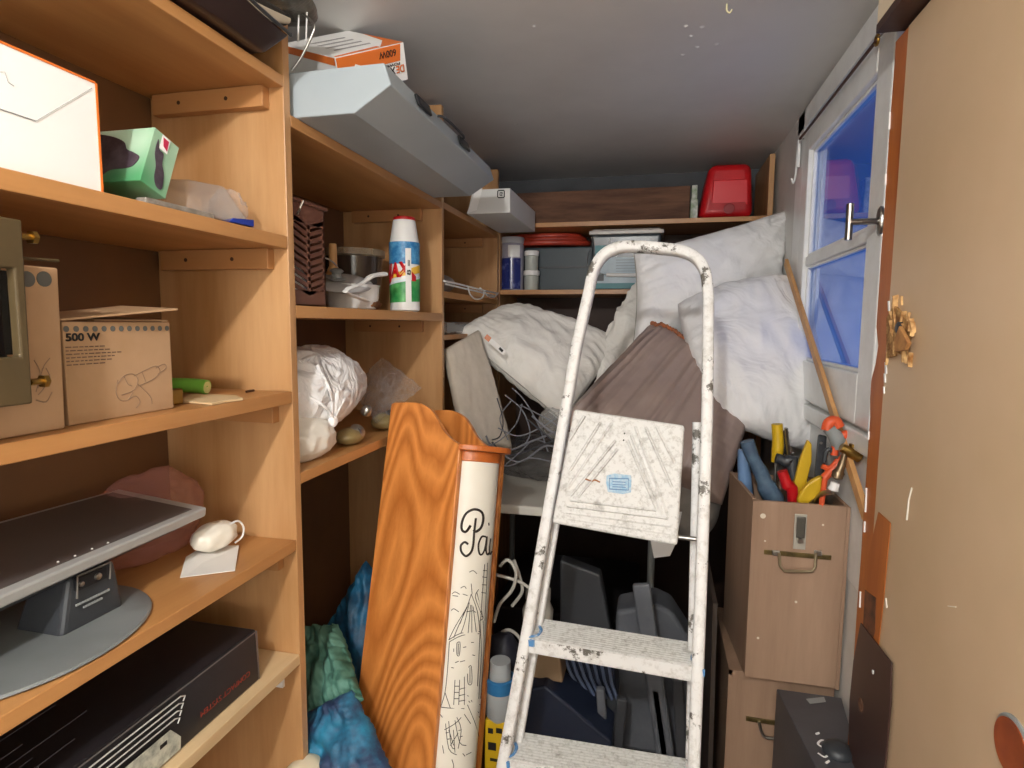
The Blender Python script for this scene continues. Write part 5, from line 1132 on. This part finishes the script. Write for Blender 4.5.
c = tf(800, 530); b = B(); box(b, c.x-.0125, c.x+.0125, ty0-.004, ty0-.0003, tf(800, 549).z, tf(800, 514).z); mesh_obj('latch_plate', b, mat('zinc', 'b8b4a8', .35, metal=.3), t, bevel=.001)
b = B(); box(b, c.x-.009, c.x+.009, ty0-.010, ty0-.004, tf(800, 537).z, tf(800, 516).z); mesh_obj('latch_lever', b, mat('latch_dark', '6c6a62', .4, metal=.8), t, bevel=.002)
b = B(); lathe(b, tf(800, 541, .008), [(.006, -.006), (.006, .004)], 14, (0, -1, 0)); mesh_obj('latch_pin', b, m_steel, t, smooth=40)
b = B(); q0, q1 = tf(764, 549), tf(831, 561); box(b, q0.x, q1.x, ty0-.003, ty0-.0003, q1.z+.002, q0.z-.001); mesh_obj('handle_plate', b, mat('old_brass', '7c6c44', .45, metal=.8, c2='5c5034', ns=40), t, bevel=.001)
for px in (776, 818):
    b = B(); obox(b, tf(px, 553, .005), (1, 0, 0), (0, 1, 0), (0, 0, 1), .016, .006, .012); mesh_obj('handle_clip', b, m_steel, t, bevel=.002)
b = B(); tube(b, [tf(779, 553, .009), tf(780, 566, .012), tf(784, 571, .014), tf(812, 571.5, .014), tf(815, 567, .012), tf(816, 553, .009)], .0032, 8); mesh_obj('handle', b, mat('handle_metal', '9a8c70', .4, metal=.7), t, smooth=50)
b = B()
for px, py, s in ((763, 516, .006), (765, 541, .002), (823, 525, .0025), (796, 602, .003), (758, 638, .003)): lathe(b, tf(px, py, .0002), [(s, 0), (s*.7, .0004)], 12, (0, -1, 0))
mesh_obj('paint_spot', b, mat('spot_pale', 'd8ccb8', .7), t)
# lower wooden box
t = thing('wooden_tool_box', 'second plywood box below, its handle half hidden by the dark carton', 'tool box', (.30, 1.56, 0))
bx0, bx1, by0_, by1_, bz1_ = .195, .4245, 1.425, 1.75, .6905
b = B(); box(b, bx0, bx1, by0_, by1_, .001, bz1_); mesh_obj('body', b, m_ply, t, bevel=.002)
b = B(); box(b, bx0-.0005, bx0+.008, by0_-.0025, by0_-.0003, .001, bz1_); box(b, bx0-.0005, bx1, by0_-.0025, by0_-.0003, bz1_-.012, bz1_); mesh_obj('edge_batten', b, m_ply, t)
def t2(px, py, o=.001): return at(px, py, Y=by0_-o)
b = B(); q0, q1 = t2(746, 716), t2(790, 727); box(b, q0.x, q1.x, by0_-.004, by0_-.0003, q1.z, q0.z); mesh_obj('handle_plate', b, bpy.data.materials['old_brass'], t, bevel=.001)
b = B(); tube(b, [t2(759, 722, .008), t2(762, 733, .010), t2(768, 738, .012), t2(790, 739, .012)], .0036, 8, sm=3); mesh_obj('handle', b, m_steel, t, smooth=50)
# gap plank leaning on lower box
b = B(); hexa(b, [(.165, 1.44, .02), (.175, 1.44, .02), (.175, 1.75, .02), (.165, 1.75, .02), (.150, 1.40, .86), (.160, 1.40, .86), (.165, 1.75, .86), (.155, 1.75, .86)]); tag(mesh_obj('dark_board', b, mat('board_dark', '4c443e', .6)), 'thin dark board standing between the ladder and the wooden boxes', 'board')
# dark carton in front
t = thing('carton', 'dark grey carton with a white emblem at the bottom right beside the door', 'box', (.36, 1.2, 0))
zt = .688; g0 = at(775, 684, Z=zt); g1 = at(846, 690, Z=zt); g2 = at(806, 768, Z=zt)
g1.y = g0.y = 1.375; g1.x = .424; dv = (g2-g0); dv.x = g2.x-g0.x
gd = V((.030, -.31, 0))
b = B(); hexa(b, [(g0.x-.004, g0.y, .001), (g1.x, g1.y, .001), (.386, g1.y+gd.y, .001), (g0.x+gd.x-.004, g0.y+gd.y, .001), g0, g1, V((.386, g1.y+gd.y, zt)), g0+gd]); mesh_obj('body', b, mat('slate_card', '4c4c50', .4, c2='424246', ns=6), t, bevel=.002)
b = B(); lathe(b, at(838, 752, Z=zt+.001), [(.028, -.001), (.0285, .006), (.02, .014), (.006, .018), (0, .018)], 30, (0, 0, 1), cap=False); mesh_obj('domed_cap', b, m_dark, t, smooth=60)
def gt(px, py): return at(px, py, Z=zt+.0012)
b = B(); tube(b, [gt(*p) for p in ((829, 743), (822, 740), (818, 744), (824, 748), (829, 752), (825, 757), (818, 753))], .0022, 6, sm=4, flat=.4); tube(b, [gt(*p) for p in ((816, 734), (819, 733))], .0022, 6); tube(b, [gt(*p) for p in ((826, 763), (829, 761))], .0022, 6); mesh_obj('emblem', b, m_whitep, t, smooth=60)
b = B(); poly(b, [gt(*p) for p in ((806, 699), (824, 697), (826, 702), (810, 704))], .0004, (0, 0, 1)); mesh_obj('tape_mark', b, m_grey, t)
# ---- tools in the box
YT = 1.48
def tt_(px, py, y=YT): return at(px, py, Y=y)
def tool(name, label, cat): return thing(name, label, cat, (.32, YT, .80))
zi = tz0+.012
def foot(p, x=None): return V((min(max(p.x if x is None else x, tx0+.02), tx1-.02), max(min(p.y, ty1-.02), ty0+.03), zi))
t = tool('pliers', 'blue handled pliers worn grey, at the left corner of the tool box', 'pliers')
q = [tt_(747, 441), tt_(752, 456), tt_(761, 473), tt_(768, 490)]
b = B(); tube(b, q+[tt_(775, 505), V((tt_(775, 505).x, YT, .95))], [.016, .015, .017, .022, .022, .014], 12, sm=4); mesh_obj('grip', b, mat('worn_blue_grip', '50687c', .6, c2='3c5068', ns=30), t, smooth=70)
b = B(); tube(b, [tt_(744, 450, 1.57), tt_(744, 470, 1.57), tt_(747, 500, 1.57), V((tt_(752, 505, 1.57).x, 1.57, .95))], [.015, .016, .014], 12, sm=4); mesh_obj('grip', b, mat('pale_blue_grip', '6c8cb4', .5), t, smooth=70)
b = B(); c = V((tt_(770, 505).x, YT, .95)); obox(b, c-V((0.005, -.01, .1)), (1, 0, 0), (0, 1, 0), (0, 0, 1), .03, .012, .22); mesh_obj('jaw', b, m_steel, t, bevel=.004)
t = tool('screwdriver', 'yellow and black screwdriver at the back left of the tool box', 'screwdriver')
q = [tt_(777, 424, 1.55), tt_(778, 445, 1.55), tt_(776, 462, 1.55)]
b = B(); tube(b, q, [.013, .014, .012], 12, sm=3); mesh_obj('handle', b, m_yellow, t, smooth=60)
b = B(); tube(b, [q[2], foot(q[2])], .004, 8); mesh_obj('shank', b, m_steel, t, smooth=60)
b = B(); obox(b, q[1]+V((.016, .0, .0)), (1, 0, 0), (0, 1, 0), (0, 0, 1), .012, .012, .075); mesh_obj('black_grip', b, m_black, t, bevel=.004)
t = tool('trowel', 'bright steel blade with a dark grip behind the red pliers', 'trowel')
q = [tt_(786, 428, 1.53), tt_(789, 455, 1.53), tt_(793, 470, 1.53)]
b = B(); tube(b, [q[0], q[1], q[2], foot(q[2])], [.010, .012, .012, .007], 8, sm=2, flat=.4); mesh_obj('blade', b, m_steel, t, smooth=60)
b = B(); tube(b, [tt_(776, 458, 1.50), tt_(785, 462, 1.50), tt_(793, 476, 1.50), foot(tt_(794, 490, 1.50))], [.012, .015, .014, .010], 10, sm=3); mesh_obj('grip', b, m_dark, t, smooth=60)
t = tool('pliers', 'red handled pliers in the middle of the tool box', 'pliers')
b = B(); tube(b, [tt_(782, 471, 1.46), tt_(787, 485, 1.46), tt_(793, 505, 1.46), foot(tt_(793, 505, 1.46))], [.012, .014, .012, .008], 12, sm=3); mesh_obj('grip', b, m_red, t, smooth=60)
t = tool('plastic_case', 'clear plastic case with a yellow insert in the middle of the tool box', 'case')
c = tt_(801, 480, 1.50); b = B(); obox(b, V((c.x, 1.50, c.z-.05)), (1, 0, .05), (0, 1, 0), (-.05, 0, 1), .036, .016, .19); mesh_obj('shell', b, film('case_film', 'b8b4a0', .35, .15), t, bevel=.006)
b = B(); obox(b, V((c.x, 1.50, c.z-.04)), (1, 0, .05), (0, 1, 0), (-.05, 0, 1), .016, .008, .12); mesh_obj('insert', b, m_yellow, t, bevel=.002)
t = tool('folding_knife', 'black and yellow folding knife with a broad yellow pad in the tool box', 'knife')
b = B(); hexa(b, [tt_(814, 478, 1.455), tt_(824, 477, 1.455), tt_(824, 477, 1.475), tt_(814, 478, 1.475), tt_(818, 434, 1.455), tt_(827, 436, 1.455), tt_(827, 436, 1.475), tt_(818, 434, 1.475)]); mesh_obj('body', b, m_dark, t, bevel=.004)
b = B(); lathe(b, tt_(821, 443, 1.454), [(.003, 0), (.003, .002)], 10, (0, -1, 0)); mesh_obj('rivet', b, m_steel, t)
b = B(); P_ = [tt_(*p, 1.475) for p in ((808, 440), (812, 444), (812, 462), (807, 482), (806, 505), (793, 505), (794, 484), (800, 460))]; prism(b, P_, (0, .014, 0)); mesh_obj('blade_guard', b, m_yellow, t, bevel=.003)
b = B(); P_ = spline([tt_(*p, 1.43) for p in ((820, 477), (825, 481), (822, 490), (812, 501), (802, 507), (798, 500), (806, 486))], 5, True); prism(b, P_, (0, .016, 0)); mesh_obj('pad', b, m_yellow, t, bevel=.003)
t = tool('hand_saw', 'grey toothed saw blade slanting out of the right side of the tool box', 'saw')
s0, s1, s2 = tt_(812, 505, 1.50), tt_(832, 464, 1.50), tt_(824, 470, 1.50)
b = B(); P_ = [s0, s1+V((.01, 0, 0)), s1+V((.022, 0, -.01))]; lo_ = s0+V((.045, 0, 0))
pts = [s1+V((.018, 0, 0)), lo_, V((lo_.x-.01, 1.5, .85)), V((s0.x-.01, 1.5, .85)), s0]
for i in range(1, 16):
    p = L_(s0, s1, i/16); pts.append(p+V((-.002 if i % 2 else .002, 0, 0)))
pts.append(s1); poly(b, pts, .0016, (0, 1, 0)); mesh_obj('blade', b, m_steel, t)
def tg_(px, py): return at(px, py, Y=1.405)
t = tool('caulking_gun', 'orange handled tool with grey barrel at the right back of the tool box', 'tool')
m_or = mat('orange_plastic', 'd85830', .4)
def tw(px, py, y=1.355): return at(px, py, Y=y)
b = B(); tube(b, [tg_(827, 430), tg_(829, 423), tg_(835, 421), tg_(839, 427)], [.012], 10, sm=4); mesh_obj('orange_tip', b, m_or, t, smooth=60)
b = B(); tube(b, [tg_(829, 428), tg_(836, 437), tg_(840, 448)], [.014, .016, .014], 14, sm=3); mesh_obj('barrel', b, m_grey, t, smooth=60)
b = B(); tube(b, [tg_(834, 455), tg_(837, 442), tg_(846, 434), tg_(852, 438), tg_(848, 452), tg_(840, 462), tg_(832, 470), tg_(824, 478)], [.008, .009, .009, .009, .009, .009, .010, .009], 10, sm=4); mesh_obj('trigger_loop', b, m_or, t, smooth=60)
b = B(); tube(b, [tg_(822, 466), tg_(830, 468), tg_(838, 460)], .006, 10, sm=3); tube(b, [tg_(825, 478), tg_(822, 500), foot(tg_(822, 500))], .006, 8); mesh_obj('lever', b, m_or, t, smooth=60)
b = B(); tube(b, [tg_(824, 462), tg_(826, 452), tg_(831, 449), tg_(833, 455)], .005, 8, sm=3); mesh_obj('dark_ring', b, m_dark, t, smooth=60)
t = tool('brass_tap', 'old brass pipe fitting sticking up from the right corner of the tool box', 'tap')
b = B(); tube(b, [tw(841, 447), tw(850, 452), tw(860, 458)], [.009, .0115, .0115], 14); mesh_obj('spout', b, m_brass, t, smooth=45)
b = B(); lathe(b, tw(853, 446), [(.008, -.003), (.008, .004)], 6, (.1, 0, 1)); mesh_obj('nut', b, m_brass, t, smooth=45)
b = B(); tube(b, [tw(845, 452), tw(842, 464), tw(838, 474)], [.006, .008, .010], 12, sm=3); lathe(b, tw(838, 474), [(.004, -.012), (.011, -.008), (.012, .004), (.006, .012)], 16, (.25, 0, 1)); mesh_obj('body', b, mat('dull_brass', '8a7860', .4, metal=.9), t, smooth=45)
b = B(); lathe(b, tw(834, 487), [(.009, -.008), (.011, -.006), (.0095, .002), (.009, .010)], 20, (.25, 0, 1)); mesh_obj('white_collar', b, m_whitep, t, smooth=45)
b = B(); q = tw(833, 492); tube(b, [q, q+V((-.012, .06, -.03)), V((.36, 1.45, tz1-.08)), V((.36, 1.46, zi))], .0055, 10, sm=3); mesh_obj('pipe', b, m_steel, t, smooth=45)
# leaning batten against the wall
b = B(); s0, s1 = at(786, 262, X=.402), at(866, 516, X=.405)
d = (s1-s0).normalized(); s2 = s1; sd = d.cross(V((1, 0, 0))).normalized()
obox(b, (s0+s2)/2, (1, 0, .06), d, sd, .010, (s2-s0).length, .024); tag(mesh_obj('wooden_batten', b, m_stick, bevel=.0015), 'long thin wooden batten leaning diagonally in front of the window', 'batten')
# ============================================================ dark clutter below the table
def col(b, px, py0, py1, w, y, th=.02, lean=0, z0=.001):
    top, bot = at(px, py0, Y=y), at(px+lean, py1, Y=y); u = (top-bot).normalized(); e = bot-u*((bot.z-z0)/u.z); s = u.cross(V((0, 1, 0))).normalized()*w/2
    return hexa(b, [e-s, e+s, e+s+V((0, th, 0)), e-s+V((0, th, 0)), top-s, top+s, top+s+V((0, th, 0)), top-s+V((0, th, 0))])
m_dkg = mat('dusty_grey', '63666c', .6, c2='54585e', ns=8); m_navy = mat('navy_plastic', '1c2436', .45); m_dg2 = mat('charcoal_plastic', '3c3e42', .5)
b = B(); col(b, 641, 585, 740, .045, 1.50, .02, 22); tag(mesh_obj('grey_bar', b, m_dkg, bevel=.006), 'dusty grey flat bar standing upright under the table behind the steps', 'bar')
t = thing('fan_heater', 'rounded grey plastic housing behind the flat grey bar under the table', 'heater', (.08, 1.7, 0))
b = B(); P_ = [at(*p, Y=1.62) for p in ((616, 612), (655, 604), (672, 612), (690, 640), (694, 680))]; P_ = P_+[V((P_[-1].x, 1.62, .3)), V((P_[0].x, 1.62, .3))]; prism(b, P_, (0, .12, 0)); mesh_obj('housing', b, m_dkg, t, bevel=.012, seg=3)
b = B(); x0_, x1_ = P_[0].x, P_[-3].x; box(b, x0_+.01, x1_-.02, 1.63, 1.73, .001, .2995); mesh_obj('pedestal', b, m_dg2, t)
t = thing('plastic_crate', 'dark blue ribbed plastic crate tilted under the upper step', 'crate', (-.15, 1.55, .0))
q = [at(*p, Y=1.52) for p in ((556, 645), (612, 655), (618, 700), (575, 690))]
b = B(); prism(b, q, (0, .10, 0)); mesh_obj('body', b, m_navy, t, bevel=.006)
for k in range(7):
    b = B(); p = L_(q[0], q[1], .08+.14*k); r_ = L_(q[3], q[2], .08+.14*k); tube(b, [p+V((0, -.003, 0)), L_(p, r_, .6)+V((0, -.006, 0)), r_+V((.01, -.006, 0))], .0045, 6); mesh_obj('rib', b, mat('rib_grey', '64708a', .5) if k == 0 else bpy.data.materials['rib_grey'], t, smooth=60)
b = B(); box(b, q[3].x+.01, q[2].x, 1.525, 1.61, .001, q[3].z); mesh_obj('base', b, m_dg2, t)
b = B(); P_ = [at(*p, Y=1.44) for p in ((535, 652), (560, 657), (563, 684), (532, 678))]; prism(b, P_, (0, .07, 0)); tag(mesh_obj('tan_box', b, mat('tan_plastic', '8c7458', .6), bevel=.006), 'small tan box between the left ladder rail and the ribbed crate', 'box')
b = B(); P_ = [at(*p, Y=1.40) for p in ((524, 690), (545, 686), (612, 742), (612, 790), (520, 790))]; prism(b, P_+[], (0, .12, 0)); tag(mesh_obj('navy_case', b, m_navy, bevel=.006), 'dark navy sloping case under the lower step', 'case')
b = B(); P_ = [at(*p, Y=1.66) for p in ((560, 560), (600, 575), (612, 640), (560, 640))]; prism(b, P_+[], (0, .05, 0)); tag(mesh_obj('charcoal_panel', b, m_dg2, bevel=.006), 'charcoal plastic panel in the dark behind the upper step', 'panel')
for k, (px, y0, y1, l) in enumerate(((600, 690, 750, 4), (622, 700, 760, -6), (655, 690, 760, 10), (678, 680, 760, 4))):
    b = B(); col(b, px, y0, y1, .022+.006*(k % 2), 1.46+.02*k, .02, l); tag(mesh_obj('plastic_strut', b, m_dg2 if k % 2 else m_dkg, bevel=.004), ['grey plastic strut under the step, left of the other three', 'charcoal plastic strut, second from the left between the steps', 'grey strut behind the flat bar between the steps', 'charcoal strut nearest the right ladder rail between the steps'][k], 'strut', 'struts standing under the table')
# big dark trunk filling the depth below the table
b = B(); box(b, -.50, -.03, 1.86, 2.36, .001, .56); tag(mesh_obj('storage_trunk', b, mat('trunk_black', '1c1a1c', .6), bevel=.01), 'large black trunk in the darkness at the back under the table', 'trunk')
# white hose, bottle, clear jug left of the ladder
t = thing('shower_hose', 'looped white hose hanging between the bread box and the ladder', 'hose', (-.4, 1.5, .7))
for k, pp in enumerate((((500, 566), (508, 560), (516, 572), (512, 590), (500, 604), (494, 622)), ((492, 574), (505, 577), (520, 582), (532, 590)), ((514, 560), (520, 578), (522, 592), (512, 606)), ((494, 640), (506, 630), (516, 634), (522, 645), (512, 652)))):
    b = B(); tube(b, [at(*p, Y=1.46+.02*k) for p in pp], .0045, 8, sm=5); mesh_obj('hose_loop', b, mat('hose_white', 'c8c4b8', .5) if k == 0 else bpy.data.materials['hose_white'], t, smooth=60)
c = at(538, 606, Y=1.60); t = thing('white_bottle', 'rounded white bottle behind the left ladder rail', 'bottle', c)
b = B(); lathe(b, c+V((0, 0, -.04)), [(.03, -.03), (.042, -.01), (.044, .03), (.034, .055), (.036, .062), (.036, .09), (.02, .11)], 24); mesh_obj('body', b, mat('bottle_white', 'b8b4a8', .5), t, smooth=60)
t = thing('water_jug', 'clear jug with a blue band between the bread box and the ladder', 'jug', at(500, 690, Y=1.28))
c = at(500, 716, Y=1.30); b = B(); lathe(b, c, [(.030, 0), (.034, .01), (.034, .07), (.026, .095), (.024, .14)], 24); mesh_obj('body', b, mat('jug_grey', '9ca0a0', .3), t, smooth=50)
b = B(); lathe(b, c, [(.0345, .07), (.0352, .072), (.0352, .10), (.030, .102)], 24, cap=False); mesh_obj('blue_band', b, mat('band_blue', '2c6c9c', .4), t, smooth=50)
b = B(); q = at(497, 748, Y=1.27); box(b, q.x-.03, q.x+.03, 1.27, 1.33, .30, at(497, 722, Y=1.27).z); o = tag(mesh_obj('yellow_carton', b, m_yellow, bevel=.002), 'yellow carton with black print at the bottom, left of the ladder foot', 'box')
for px, py, w_, h_ in ((488, 728, 5, 6), (496, 728, 6, 6), (488, 742, 8, 9), (500, 744, 5, 9), (490, 758, 12, 5)):
    p, r_ = at(px, py, Y=1.269), at(px+w_, py+h_, Y=1.269); b = B(); box(b, p.x, r_.x, 1.2690, 1.2698, r_.z, p.z); mesh_obj('black_print', b, m_ink, o)
b = B(); blob(b, at(503, 660, Y=1.5), (.05, .05, .07), 51, .15, 14, 4); tag(mesh_obj('dark_bag', b, mat('dark_sack', '2a2c38', .5), smooth=70), 'dark crumpled bag below the white hose', 'bag')
